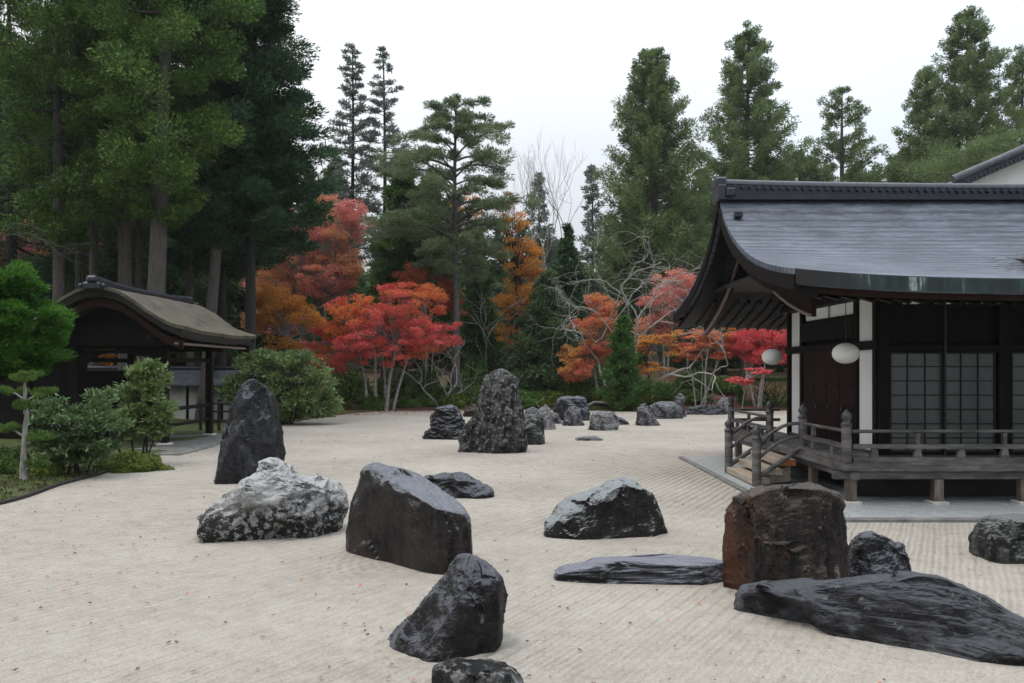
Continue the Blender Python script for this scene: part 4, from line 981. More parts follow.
def board_wall():
    H = empty('board_wall', 'dark boarded wall with a plaster base stretching left of the thatched gate', 'wall', (-13.6, 27.2, 0))
    m = MB()
    for k in range(46): m.box(-9.2 + k * .2, -9.2 + k * .2 + .195, -.05, -.0 + .01 * (k % 2), .95, 2.75, .004)
    m.build('boards', M['wood_dark'], H); MB().box(-9.2, -1.4, -.02, .1, -.1, .94).build('base_boards', M['wood_dark'], H); MB().box(-1.395, .05, -.02, .1, -.1, .94).build('plaster_base', M['plaster_old'], H)
    MB().box(-9.3, .15, -.35, .35, 2.76, 2.86, .02).build('coping', M['thatch_edge'], H)
    for k in range(6): MB().box(-9.1 + k * 1.8, -8.96 + k * 1.8, -.1, -.055, -.1, 2.75).build('wall_post', M['wood_dark'], H)
board_wall()
def log_fence():
    H = empty('rail_fence', 'low dark rail fence on posts beside the plaster wall', 'fence', (-10.9, 32.2, 0))
    for k in range(4): MB().tube([(-.9 + k * .7, 0, -.1), (-.9 + k * .7, 0, 1.25)], .06, 8).build('fence_post', M['bark_dark'], H, True)
    for z in (.45, .8, 1.1): MB().tube([(-1.0, -.07, z), (1.4, -.07, z)], .035, 8).build('fence_rail', M['bark_dark'], H, True)
log_fence()

# ------------------------------------------------------------------ trees and shrubs
def gh(x, y): return float(terrain_h(np.array([[x]], float), np.array([[y]], float))[0, 0])

def clump_leaves(rng, C, D, R, n, squash=.7, out=.7, up=.25, rand=.5, l=.2, w=.06, shell=.5, flat=0.0):
    """n leaves in each clump: C centres, D branch directions, R radii"""
    m = len(C); C = np.repeat(C, n, 0); D = np.repeat(D, n, 0); R = np.repeat(R, n)
    N0 = m * n; d = unit(rng.normal(size=(N0, 3))); r = rng.rand(N0) ** shell
    o = d * r[:, None] * R[:, None]; o[:, 2] *= squash; P = C + o
    T = unit(d * out + D * .5 + np.array([0, 0, up]) + rng.normal(size=(N0, 3)) * rand)
    if flat > 0: T[:, 2] *= (1 - flat); T = unit(T)
    Nn = rng.normal(size=(N0, 3)); 
    if flat > 0: Nn = Nn * (1 - flat) + np.array([0, 0, 1.6 * flat])
    Nn = unit(np.cross(T, np.cross(Nn, T)) + 1e-6)
    s = rng.uniform(.65, 1.25, N0)
    return P, T, Nn, l * s, w * s

def trunk_path(rng, H, lean=(0, 0), wob=.12, n=14):
    t = np.linspace(0, 1, n); a, b = rng.uniform(0, 6, 2)
    return np.stack([lean[0] * t + wob * np.sin(a + t * 5) * t, lean[1] * t + wob * np.sin(b + t * 4) * t, H * t], -1)

SHAPES = {
 'cone': lambda t: np.minimum(1, t * 6 + .6) * (1 - t) ** .8 + .05,
 'column': lambda t: np.minimum(1, t * 4 + .55) * np.sqrt(np.clip(1 - t ** 2.2, 0, 1)) * .95 + .05,
 'spire': lambda t: np.minimum(1, t * 5 + .6) * (1 - t ** 1.35) ** .75 * .9 + .09,
 'dome': lambda t: np.minimum(1, t * 3 + .5) * np.sqrt(np.clip(1 - t ** 3, 0, 1)) + .03,
}
def conifer(name, label, cat, loc, H, R, cb, mat, bark, r0, seed, shape='cone', n_br=90, cr=.75, nl=70, l=.22, w=.07, droop=.25, upc=.1, lean=(0, 0), group=None, squash=.7, gap=0.0, flat=0.0, dead=0, sides=9, shell=.5):
    rng = np.random.RandomState(seed); e = empty(name, label, cat, loc, 0, group)
    tp = trunk_path(rng, H, lean); t = np.linspace(0, 1, len(tp)); rr = r0 * (1 - t) ** .75 * .95 + .03; rr[0] *= 1.35
    tubes = [(np.vstack([tp[0] - [0, 0, .5], tp]), np.concatenate([[rr[0]], rr]), sides)]
    C, D, RR = [], [], []
    az = rng.rand() * 6
    for i in range(n_br):
        f = (i + rng.rand()) / n_br; z = cb + (1 - cb) * f; p0 = np.array([np.interp(z, t, tp[:, k]) for k in range(3)])
        L = R * float(SHAPES[shape](f)) * rng.uniform(.5, 1.12); az += 2.4 + rng.normal() * .25
        if rng.rand() < gap: continue
        d = np.array([math.cos(az), math.sin(az), 0])
        s = np.linspace(0, 1, 6); path = p0 + d * (L * s)[:, None]; path[:, 2] += L * (-droop * s + (droop * .7 + upc) * s ** 2)
        tubes.append((path, np.linspace(.02 + .014 * L, .012, 6), 4))
        c = cr * (.55 + .55 * min(1, L / R)); k = max(1, int(round(L / (c * 1.15))))
        for q in range(k):
            s_ = 1 - q * (.72 / max(k, 1)) - rng.uniform(0, .08)
            pt = np.array([np.interp(s_, s, path[:, a]) for a in range(3)]) + rng.normal(size=3) * c * .22
            C.append(pt); D.append(d); RR.append(c * rng.uniform(.75, 1.15))
    C.append(tp[-1]); D.append([0, 0, 1]); RR.append(cr * .5)
    for i in range(dead):
        z = cb * rng.uniform(.35, 1.0); p0 = np.array([np.interp(z, t, tp[:, k]) for k in range(3)]); a = rng.rand() * 6.28; L = rng.uniform(.5, 1.6)
        tubes.append((np.array([p0, p0 + [math.cos(a) * L * .5, math.sin(a) * L * .5, -.05], p0 + [math.cos(a) * L, math.sin(a) * L, -.3]]), [.03, .02, .01], 4))
    tubes_object('trunk', tubes, M[bark], e)
    leaves_object('crown', *clump_leaves(rng, np.array(C), np.array(D, float), np.array(RR), nl, squash, l=l, w=w, flat=flat, shell=shell), M[mat], e)
    return e

def lobes_tree(name, label, cat, loc, lobes, mat, bark, seed, stems=((0, 0, 0, 0, .1),), pads=60, pr=.6, nl=60, l=.10, w=.06, fork=.4, squash=.3, flat=.6, group=None, tr=.03, rand=.5, up=.1, hollow=.25):
    """stems: (x, y, lean x, lean y, radius) ; lobes: (x,y,z,rx,ry,rz). Pads of leaves fill the lobes, a branch runs to each pad."""
    rng = np.random.RandomState(seed); e = empty(name, label, cat, loc, 0, group)
    lob = np.array(lobes, float); vol = lob[:, 3] * lob[:, 4] * lob[:, 5]; pk = rng.choice(len(lob), pads, p=(vol ** .75) / (vol ** .75).sum())
    d = unit(rng.normal(size=(pads, 3))); r = (hollow + (1 - hollow) * rng.rand(pads)) ** .6
    C = lob[pk, :3] + d * r[:, None] * lob[pk, 3:]
    zt = lob[:, 2].max(); zlow = (lob[:, 2] - lob[:, 5]).min()
    tubes, forks = [], []
    for (sx, sy, lx, ly, rad) in stems:
        h = max(.5, zlow + fork * (zt - zlow)); t = np.linspace(0, 1, 8); a, b = rng.uniform(0, 6, 2)
        p = np.stack([sx + lx * t + .10 * np.sin(a + 5 * t) * t, sy + ly * t + .10 * np.sin(b + 4 * t) * t, -.3 + (h + .3) * t], -1)
        tubes.append((p, rad * (1 - .5 * t), 8)); forks.append(p[-1]); forks.append(p[-3])
    forks = np.array(forks); Dr = np.zeros_like(C)
    for i, c in enumerate(C):
        k = np.argmin(((forks - c) ** 2).sum(1) + rng.rand(len(forks)) * 1.5); f = forks[k]; v = c - f
        mid = f + v * .5 + np.array([0, 0, .12 * np.linalg.norm(v)]) + rng.normal(size=3) * .10 * np.linalg.norm(v)
        s = np.linspace(0, 1, 6)[:, None]; path = (1 - s) ** 2 * f + 2 * s * (1 - s) * mid + s ** 2 * c
        tubes.append((path, np.linspace(tr, tr * .3, 6), 4)); Dr[i] = unit(v * np.array([1, 1, .3]))
    tubes_object('trunk', tubes, M[bark], e)
    leaves_object('crown', *clump_leaves(rng, C, Dr, pr * rng.uniform(.65, 1.25, pads), nl, squash, l=l, w=w, flat=flat, rand=rand, up=up), M[mat], e)
    return e

def shrub(name, label, cat, loc, rx, ry, h, mat, seed, n=9000, l=.07, w=.028, bark='bark_dark', group=None, lumps=14, boxy=False):
    rng = np.random.RandomState(seed); e = empty(name, label, cat, loc, 0, group)
    # lumpy shell of leaves carried on a fan of stems
    d = unit(rng.normal(size=(n, 3))); d[:, 2] = np.abs(d[:, 2]) * 1.0 - .12; d = unit(d)
    if boxy: d = d / np.abs(d).max(1)[:, None] * .9
    k = unit(rng.normal(size=(lumps, 3))); k[:, 2] = np.abs(k[:, 2])
    lump = (np.clip(unit(d) @ k.T, 0, 1) ** 14).max(1)
    r = (.70 + .30 * lump) * (1 - .38 * rng.rand(n) ** 1.5)
    if boxy: r = (1 - .12 * rng.rand(n))
    P = d * r[:, None] * np.array([rx, ry, h * (.95 if not boxy else 1)]); P[:, 2] = P[:, 2] + h * .04
    P[:, 2] = np.maximum(P[:, 2], .03)
    T = unit(unit(d) * .5 + rng.normal(size=(n, 3)) * .6 + [0, 0, .15]); Nn = unit(unit(d) * .8 + [0, 0, .6] + rng.normal(size=(n, 3)) * .5)
    Nn = unit(Nn - (Nn * T).sum(1)[:, None] * T); s = rng.uniform(.7, 1.3, n)
    tubes = []
    for i in range(12):
        a = rng.rand() * 6.28; q = rng.uniform(.3, .8); s_ = np.linspace(0, 1, 5)[:, None]
        end = np.array([math.cos(a) * rx * q, math.sin(a) * ry * q, h * rng.uniform(.5, .85)]); st = np.array([math.cos(a) * .12, math.sin(a) * .12, -.1])
        mid = (st + end) / 2 + [0, 0, .15 * h]; tubes.append(((1 - s_) ** 2 * st + 2 * s_ * (1 - s_) * mid + s_ ** 2 * end, np.linspace(.03, .012, 5) * min(1.5, h), 5))
    tubes_object('stems', tubes, M[bark], e)
    leaves_object('foliage', P, T, Nn, l * s, w * s, M[mat], e)
    return e

def bare_tree(name, label, loc, mat, seed, H, spread, stems, depth=5, r0=.1, crook=.5, group=None, up=.25, parts='branches'):
    rng = np.random.RandomState(seed); e = empty(name, label, 'bare tree', loc, 0, group); main, tubes = [], []
    def br(p, d, L, r, lv):
        n = 6; pts = [p]; dd = d.copy()
        for i in range(n):
            dd = unit(dd + rng.normal(size=3) * crook * .45 + np.array([0, 0, up * .12])); pts.append(pts[-1] + dd * L / n)
        pts = np.array(pts); tubes.append((pts, np.linspace(r, r * .62, n + 1), 7 if lv > 2 else 4))
        if lv <= 0: return
        for k in range(2 if rng.rand() < .6 else 3):
            b = pts[-1] if k == 0 else pts[rng.randint(3, n + 1)]
            nd = unit(dd + rng.normal(size=3) * spread * np.array([1, 1, .6])); br(b, nd, L * rng.uniform(.62, .85), r * .6, lv - 1)
    for (dx, dy, dz) in stems: br(np.array([0, 0, -.2]), unit(np.array([dx, dy, dz], float)), H * .36, r0, depth)
    tubes_object('trunk', tubes, M[mat], e); return e

def at(u, Y): x = gx(u, Y); return (x, Y, gh(x, Y))

# --- tall cedars at the left, behind the gate
CG = 'tall cedars behind the gate'
conifer('cedar_tree', 'tall cedar at the far left with bright green tufts over the feathery young tree', 'cedar', at(58, 36), 25, 3.3, .30, 'cedar', 'bark_grey', .26, 11, 'dome', 67, .85, 459, .10, .028, .45, .20, group=CG, shell=.36)
conifer('cedar_tree', 'thin dark trunked cedar just right of the leftmost tall cedar', 'cedar', at(80, 39), 26, 2.6, .42, 'cedar_dark', 'bark_dark', .24, 12, 'dome', 49, .85, 363, .10, .028, .45, .20, group=CG, shell=.36)
conifer('cedar_tree', 'grey trunked cedar above the left end of the gate ridge', 'cedar', at(94, 41), 27, 2.8, .32, 'cedar', 'bark_grey', .24, 13, 'dome', 49, .85, 363, .10, .028, .45, .20, group=CG, shell=.36)
conifer('cedar_tree', 'straight thick grey cedar trunk rising behind the middle of the gate roof', 'cedar', at(126, 37), 27, 3.0, .36, 'cedar', 'bark_grey', .33, 14, 'dome', 60, .85, 411, .10, .028, .45, .20, group=CG, shell=.36)
conifer('cedar_tree', 'slender pale cedar trunk between the two thick trunks above the gate', 'cedar', at(139, 42), 27, 2.8, .44, 'cedar_dark', 'bark_grey', .2, 15, 'dome', 49, .85, 338, .10, .028, .45, .20, group=CG, shell=.36)
conifer('cedar_tree', 'thickest cedar trunk behind the gate, leaning slightly to the right', 'cedar', at(150, 34.5), 26, 3.2, .32, 'cedar', 'bark_grey', .40, 16, 'dome', 70, .85, 459, .10, .028, .45, .20, lean=(1.2, 0), group=CG, shell=.36)
conifer('cedar_tree', 'thin cedar with dark crown right of the thickest trunk', 'cedar', at(190, 44), 27, 2.8, .36, 'cedar_dark', 'bark_grey', .2, 17, 'dome', 55, .85, 338, .10, .028, .45, .20, group=CG, shell=.36)
conifer('cedar_tree', 'dark cedar with a forked leaning trunk at the right end of the gate', 'cedar', at(203, 38), 26, 3.4, .36, 'cedar_dark', 'bark_grey', .26, 18, 'dome', 70, .85, 411, .10, .028, .45, .20, lean=(2.2, 0), group=CG, shell=.36)
conifer('fir_tree', 'dark layered fir at the right edge of the left tree group against the sky', 'fir', at(250, 39), 22.5, 4.2, .36, 'cedar_dark', 'bark_dark', .26, 19, 'cone', 150, .75, 260, .16, .032, .35, .15, group=CG, shell=.4, squash=.45, flat=.3)
conifer('fir_tree', 'dark fir filling the gap behind the forked leaning cedar', 'fir', at(222, 45), 25, 4.0, .30, 'cedar_dark', 'bark_dark', .26, 20, 'cone', 140, .8, 230, .17, .035, .35, .15, group=CG, shell=.4, squash=.45, flat=.3)
conifer('fir_tree', 'dark fir at the very left edge behind the tall cedars', 'fir', at(12, 44), 25, 4.4, .2, 'cedar_dark', 'bark_dark', .26, 21, 'dome', 77, .85, 290, .10, .028, .45, .20, group=CG, shell=.36)
conifer('fir_tree', 'dark fir behind the thick cedar trunks in the middle of the left group', 'fir', at(112, 48), 26, 4.6, .22, 'cedar_dark', 'bark_dark', .26, 22, 'dome', 77, .85, 290, .10, .028, .45, .20, group=CG, shell=.36)
# --- mid trees
conifer('conifer', 'mid green bushy conifer behind the red maples', 'conifer', at(404, 56), 15.0, 3.0, .18, 'midgreen', 'bark_dark', .22, 31, 'cone', 130, .85, 130, .2, .06, .3, .2)
conifer('conifer', 'mid green conifer joined to the left of the tall pine', 'conifer', at(432, 60), 14.5, 2.6, .15, 'midgreen', 'bark_dark', .2, 32, 'cone', 100, .85, 100, .2, .06, .3, .2)
def pine(label, loc, H, R, cb, seed, lean=(0, 0), r0=.24, mat='pine', n=60, cr=.55, nl=150, l=.15, w=.026, shape='dome', droop=-.55, gap=.05):
    return conifer('pine_tree', label, 'pine', loc, H, R, cb, mat, 'bark_pine', r0, seed, shape, n, cr, nl, l, w, droop, -.05, lean, squash=.62, gap=gap, dead=9, shell=.4)
pine('tall pine with a straight bare trunk and open grey green crown, centre', at(456, 52), 18.4, 5.2, .40, 41, n=66)
pine('wide spreading pine with drooping boughs above the ridge near the far hall', at(992, 60), 17.5, 7.0, .60, 42, mat='cypress', n=55, cr=1.1, nl=260, droop=.1)
conifer('twin_larch', 'pale misty sparse conifer with a tall thin top, left of two', 'conifer', at(352, 70), 27.5, 2.8, .36, 'hazed_conifer', 'bark_dark', .24, 51, 'spire', 100, .6, 60, .2, .04, .05, .2, gap=.15, squash=.5)
conifer('twin_larch', 'pale misty sparse conifer with a tall thin top, right of two', 'conifer', at(384, 71), 27.6, 2.8, .36, 'hazed_conifer', 'bark_dark', .24, 52, 'spire', 100, .6, 60, .2, .04, .05, .2, gap=.15, squash=.5)
CY = dict(cr=.72, nl=150, l=.14, w=.038, droop=.02, upc=.45, squash=.9)
conifer('cypress_tree', 'tall narrow cypress left of the hall ridge, against the white sky', 'cypress', at(652, 64), 24.6, 5.2, .22, 'cypress', 'bark_grey', .5, 53, 'spire', 180, group='tall cypresses behind the hall', **CY)
conifer('cypress_tree', 'broad tall cypress directly above the left end of the hall ridge', 'cypress', at(747, 70), 28.6, 6.2, .22, 'cypress', 'bark_grey', .45, 54, 'spire', 180, group='tall cypresses behind the hall', **CY)
conifer('cypress_tree', 'shorter darker cypress right of the broad one above the hall roof', 'cypress', at(843, 76), 25.6, 6.0, .3, 'cypress', 'bark_grey', .42, 55, 'spire', 90, group='tall cypresses behind the hall', gap=.15, **CY)
conifer('cypress_tree', 'tallest cypress at the upper right edge', 'cypress', at(968, 72), 31.0, 5.4, .3, 'cypress', 'bark_grey', .45, 56, 'spire', 180, group='tall cypresses behind the hall', **CY)
conifer('cypress_tree', 'cypress with a lower rounded top left of the tallest one', 'cypress', at(926, 76), 27.4, 4.6, .3, 'cypress', 'bark_grey', .4, 57, 'spire', 135, group='tall cypresses behind the hall', **CY)
conifer('cypress_tree', 'cypress cut by the right edge of the picture', 'cypress', at(1022, 76), 29.0, 5.4, .3, 'cypress', 'bark_grey', .4, 58, 'spire', 120, group='tall cypresses behind the hall', **CY)
conifer('cypress_tree', 'low bushy cypress peeping over the hall ridge between taller ones', 'cypress', at(800, 80), 20.5, 5.5, .2, 'cypress', 'bark_grey', .4, 59, 'dome', 110, group='tall cypresses behind the hall', **CY)
conifer('cypress_tree', 'low dark cypress over the hall ridge left of the far hall roof', 'cypress', at(888, 80), 19.5, 5.5, .2, 'cypress', 'bark_grey', .4, 60, 'dome', 110, group='tall cypresses behind the hall', **CY)
conifer('conifer', 'slim pale far conifer with a pointed top between pine and tall cypress', 'conifer', at(592, 84), 20.4, 2.2, .15, 'hazed_conifer', 'bark_dark', .2, 61, 'cone', 90, .7, 60, .22, .06, .3, .1)
conifer('conifer', 'pale far conifer just right of the orange tree top', 'conifer', at(540, 80), 18.8, 2.6, .15, 'hazed_conifer', 'bark_dark', .2, 62, 'cone', 90, .8, 60, .22, .06, .3, .1)
conifer('conifer', 'small dark pointed conifer behind the bare silvery tree', 'conifer', at(566, 57), 10.6, 1.8, .1, 'cedar_dark', 'bark_dark', .16, 63, 'cone', 90, .6, 100, .18, .05, .3, .1)
conifer('conifer', 'dark green low conifer filling the middle behind the tallest stone', 'conifer', at(546, 53), 7.6, 2.7, .05, 'back', 'bark_dark', .16, 64, 'cone', 110, .7, 120, .18, .05, .3, .1)
conifer('conifer', 'small fresh green young conifer in front of the salmon maple', 'conifer', at(624, 48.5), 5.3, 1.35, .04, 'midgreen', 'bark_dark', .08, 65, 'cone', 80, .45, 120, .12, .035, .1, .3)
conifer('conifer', 'green young conifer right behind the tall pine trunk', 'conifer', at(480, 57), 9.5, 1.9, .08, 'midgreen', 'bark_dark', .12, 66, 'cone', 90, .6, 100, .16, .05, .2, .2)
# dark background conifers, copies of three kinds
BG = 'dark conifers of the woods at the back'
BL = 'one of the dark conifers deep in the woods behind the garden'
protos = []
spots = [(310,80,1.0,0),(335,92,1.1,1),(388,88,.9,2),(420,84,.95,0),(448,92,.9,1),(474,82,.8,2),(500,92,.85,0),(522,86,.75,1),(556,94,.8,2),(612,90,.85,0),(634,82,.9,1),(676,84,1.05,2),(700,90,1.1,0),(724,82,.95,1),(780,90,1.1,2),(862,92,1.1,0),(905,90,1.15,1),(1000,92,1.2,2),(270,66,1.1,1),(225,62,1.2,0),(170,58,1.2,2),(130,62,1.25,1),(85,56,1.2,0),(40,60,1.25,2),(0,54,1.2,1),(-50,58,1.2,0),(580,72,.55,2),(520,70,.5,0),(690,70,.6,1),(640,74,.5,2),(345,68,.65,0),(475,72,.5,1)]
for i, (u, Y, sc, k) in enumerate(spots):
    loc = at(u, Y)
    if len(protos) <= k and k == len(protos):
        o = conifer('background_conifer', BL, 'conifer', loc, 19, 4.0, .08, 'back', 'bark_dark', .25, 70 + k, 'cone', 110, 1.05, 85, .26, .08, .3, .1, group=BG); protos.append(o)
    else:
        while len(protos) <= k:
            protos.append(conifer('background_conifer', BL, 'conifer', loc, 19, 4.0, .08, 'back', 'bark_dark', .25, 70 + len(protos), 'cone', 110, 1.05, 85, .26, .08, .3, .1, group=BG)); o = protos[-1]
            break
        else: o = copy_tree(protos[k])
    o.location = loc; o.rotation_euler = (0, 0, i * 1.37); o.scale = (sc, sc, sc * (1 + .08 * math.sin(i * 2.1)))

def woods():
    rng = np.random.RandomState(99); n = 110000
    u = rng.rand(n); x = -95 + 190 * u; y = 98 + 16 * rng.rand(n); top = 12.5 + 3.5 * pnoise(np.stack([x * .13, x * 0, x * 0 + 5], -1)) * 2 + 1.5 * pnoise(np.stack([x * .6, x * 0, x * 0 + 9], -1)) * 2
    z = top * rng.rand(n) ** .7; P = np.stack([x, y, z + gh(0, 100)], -1)
    T = unit(rng.normal(size=(n, 3)) + [0, -.3, .3]); N = unit(rng.normal(size=(n, 3)) + [0, -1, .8]); N = unit(N - (N * T).sum(1)[:, None] * T)
    s = rng.uniform(.4, .8, n); o = leaves_object('distant_woods', P, T, N, s, s * .5, M['back']); kind(o, 'stuff'); tag(o, 'dark band of distant woods closing the gaps between the trees', 'woods')
woods()

# --- maples
def multi(rng_seed, n, sp, r): 
    g = np.random.RandomState(rng_seed); return [(g.normal() * .25 * sp, g.normal() * .2, g.normal() * sp, g.normal() * sp * .6, r * g.uniform(.7, 1.2)) for _ in range(n)]
x0, y0, z0 = at(382, 49)
s = 49 / F
def lob(u, v, ru, rv, base, Y, dy=0, ry=None):
    k = Y / F; return ((u - base[0]) * k, dy, (HV - v) * k + EYE - gh(gx(base[0], Y), Y), ru * k, ry or ru * k * .8, rv * k)
b = (384, 395)
lobes_tree('maple_tree', 'bright red maple with pale clustered trunks at the far edge of the gravel', 'maple', at(384, 49),
    [lob(342,345,46,24,b,49), lob(380,335,60,34,b,49), lob(425,335,38,22,b,49), lob(330,365,26,10,b,49,-.8), lob(410,300,42,18,b,49), lob(360,312,34,20,b,49), lob(316,338,20,16,b,49)],
    'red', 'bark_pale', 101, [(-.9,0,-.5,.2,.11),(-.4,.1,-.2,-.2,.12),(.1,-.1,.5,0,.13),(.45,.1,.9,.2,.10),(.0,.3,-.1,.5,.10)], 330, .46, 180, .054, .032, .35, .50, .35, tr=.03)
b = (312, 400)
lobes_tree('maple_tree', 'big faded pink and orange maple behind the bright red one', 'maple', at(312, 53.5),
    [lob(290,240,42,34,b,53.5), lob(338,225,36,28,b,53.5), lob(278,285,32,24,b,53.5), lob(320,275,44,26,b,53.5), lob(285,322,36,18,b,53.5,-.8), lob(345,262,24,26,b,53.5), lob(262,320,16,12,b,53.5)],
    'pink', 'bark_pale', 102, [(-.3,0,-.4,.2,.16),(.3,.1,.6,-.2,.15),(.0,.2,.1,.3,.14)], 400, .52, 170, .058, .034, .3, .55, .3, tr=.035)
b = (285, 405)
lobes_tree('maple_tree', 'orange maple branches hanging below the dark fir, left of the red maple', 'maple', at(285, 47),
    [lob(277,300,28,16,b,47), lob(266,322,22,9,b,47), lob(300,318,22,12,b,47), lob(283,345,18,10,b,47)],
    'orange', 'bark_pale', 103, [(0,0,.1,.1,.1),(.3,.2,.4,.1,.08)], 95, .47, 189, .054, .032, .3, .55, .30)
b = (418, 398)
lobes_tree('maple_tree', 'dark red thin maple between the bright red maple and the pine trunk', 'maple', at(425, 53),
    [lob(420,290,34,16,b,53), lob(440,305,18,12,b,53), lob(405,275,20,10,b,53)], 'deep_red', 'bark_pale', 104, [(0,0,.1,.1,.09),(.3,.2,.4,.1,.07)], 86, .47, 155, .054, .032, .3, .55, .30)
b = (518, 395)
lobes_tree('autumn_tree', 'slender autumn tree with golden orange leaves right of the pine', 'deciduous tree', at(518, 55),
    [lob(512,225,18,22,b,55), lob(520,262,26,24,b,55), lob(522,300,30,20,b,55), lob(512,335,20,14,b,55), lob(505,205,12,14,b,55)],
    'orange', 'bark_dark', 105, [(0,0,-.2,.1,.13)], 191, .47, 128, .054, .032, .5, .55, .30)
b = (462, 392)
lobes_tree('autumn_tree', 'small patch of amber leaves behind the pine crown', 'deciduous tree', at(466, 62),
    [lob(462,205,22,14,b,62), lob(470,225,14,10,b,62)], 'orange', 'bark_dark', 106, [(0,0,0,.1,.13)], 44, .47, 120, .054, .032, .5, .55, .30)
b = (598, 395)
lobes_tree('maple_tree', 'salmon red maple framed by the silvery bare branches', 'maple', at(598, 51),
    [lob(596,325,24,16,b,51), lob(605,345,22,12,b,51), lob(585,355,22,14,b,51), lob(578,372,18,9,b,51,-.5), lob(600,305,16,12,b,51), lob(612,322,14,10,b,51)],
    'salmon', 'bark_pale', 107, [(.0,0,-.2,.1,.09),(.2,.1,.3,0,.08)], 148, .44, 163, .054, .032, .35, .55, .30)
b = (658, 395)
lobes_tree('maple_tree', 'pinkish maple behind the bare tree, left of the hall eave', 'maple', at(664, 55),
    [lob(655,305,30,20,b,55), lob(672,285,26,18,b,55), lob(650,330,24,14,b,55)], 'pink', 'bark_pale', 108, [(.0,0,-.1,.1,.1),(.2,.1,.3,0,.09)], 121, .47, 138, .054, .032, .35, .55, .30)
b = (700, 395)
lobes_tree('maple_tree', 'salmon orange maple with thin pale stems under the hall eave', 'maple', at(700, 50),
    [lob(692,340,28,14,b,50), lob(715,332,24,14,b,50), lob(684,352,18,10,b,50), lob(715,350,18,10,b,50)], 'salmon', 'bark_pale', 109, multi(3, 4, .6, .07), 75, .5, 85, .08, .048, .3, .3, .6)
b = (752, 395)
lobes_tree('maple_tree', 'crimson maple behind the farther lantern', 'maple', at(756, 50),
    [lob(745,340,28,14,b,50), lob(775,338,28,16,b,50), lob(758,355,32,10,b,50), lob(795,345,24,16,b,50)], 'crimson', 'bark_pale', 110, multi(4, 3, .6, .08), 156, .44, 189, .054, .032, .3, .55, .30)
b = (742, 402)
lobes_tree('maple_tree', 'small low crimson maple sapling in front of the clipped hedge', 'maple', at(742, 46),
    [lob(742,380,15,5,b,46), lob(756,372,14,4,b,46)], 'crimson', 'bark_pale', 111, [(0,0,.1,0,.035)], 22, .35, 80, .07, .042, .3, .22, .7)
b = (612, 398)
lobes_tree('autumn_tree', 'low ochre leaved sapling right of the small green conifer', 'deciduous tree', at(650, 49),
    [lob(618,368,22,6,b,49), lob(606,345,14,14,b,49)], 'orange', 'bark_dark', 112, [(0,0,-.1,0,.05)], 26, .45, 60, .08, .045, .3, .3, .6)
b = (15, 400)
lobes_tree('maple_tree', 'red and amber maple glimpsed between the cedar trunks at far left', 'maple', at(20, 50),
    [lob(20,238,42,22,b,50), lob(75,250,24,14,b,50), lob(-5,250,30,20,b,50)], 'pink', 'bark_pale', 113, [(0,0,-.1,0,.12)], 60, .7, 90, .1, .06, .3, .4, .5)
b = (100, 405)
lobes_tree('autumn_tree', 'golden leaved tree seen through the open back of the gate', 'deciduous tree', at(96, 46),
    [lob(100,352,16,14,b,46), lob(88,300,14,10,b,46), lob(108,366,14,8,b,46)], 'orange', 'bark_dark', 114, [(0,0,-.1,0,.1)], 36, .6, 90, .1, .06, .3, .4, .5)

# --- bare trees
bare_tree('bare_tree', 'silvery leafless tree with twisted spreading branches in front of the tall cypress', at(626, 50.5), 'bark_bare', 121, 12.0, .85, [(-1.3,-.2,1.3),(-.5,.2,1.6),(.6,-.1,1.5),(1.1,.1,1.3),(-.9,.0,.75)], 5, .10, .6, up=.0)
bare_tree('bare_tree', 'thin upright leafless tree standing against the sky left of the tall cypress', at(572, 74), 'bark_bare', 122, 20, .35, [(0,0,1)], 6, .14, .25, up=.8)
bare_tree('bare_tree', 'grey leafless undergrowth tree left of the tall pine trunk', at(440, 50.5), 'bark_bare', 123, 5.6, .6, [(-.4,0,1.2),(.3,.1,1.2),(.7,-.1,1)], 4, .06, .5)
bare_tree('bare_tree', 'grey leafless tree between the pine and the golden tree', at(486, 56), 'bark_bare', 124, 8.5, .6, [(-.3,0,1.4),(.4,.1,1.4)], 5, .07, .45)
bare_tree('bare_tree', 'drooping bare twigs of a leafless tree at the upper left edge', at(-84, 31), 'bark_grey', 125, 14.5, .6, [(.22,0,1.9),(.35,.1,1.6)], 6, .10, .4, up=-.22)

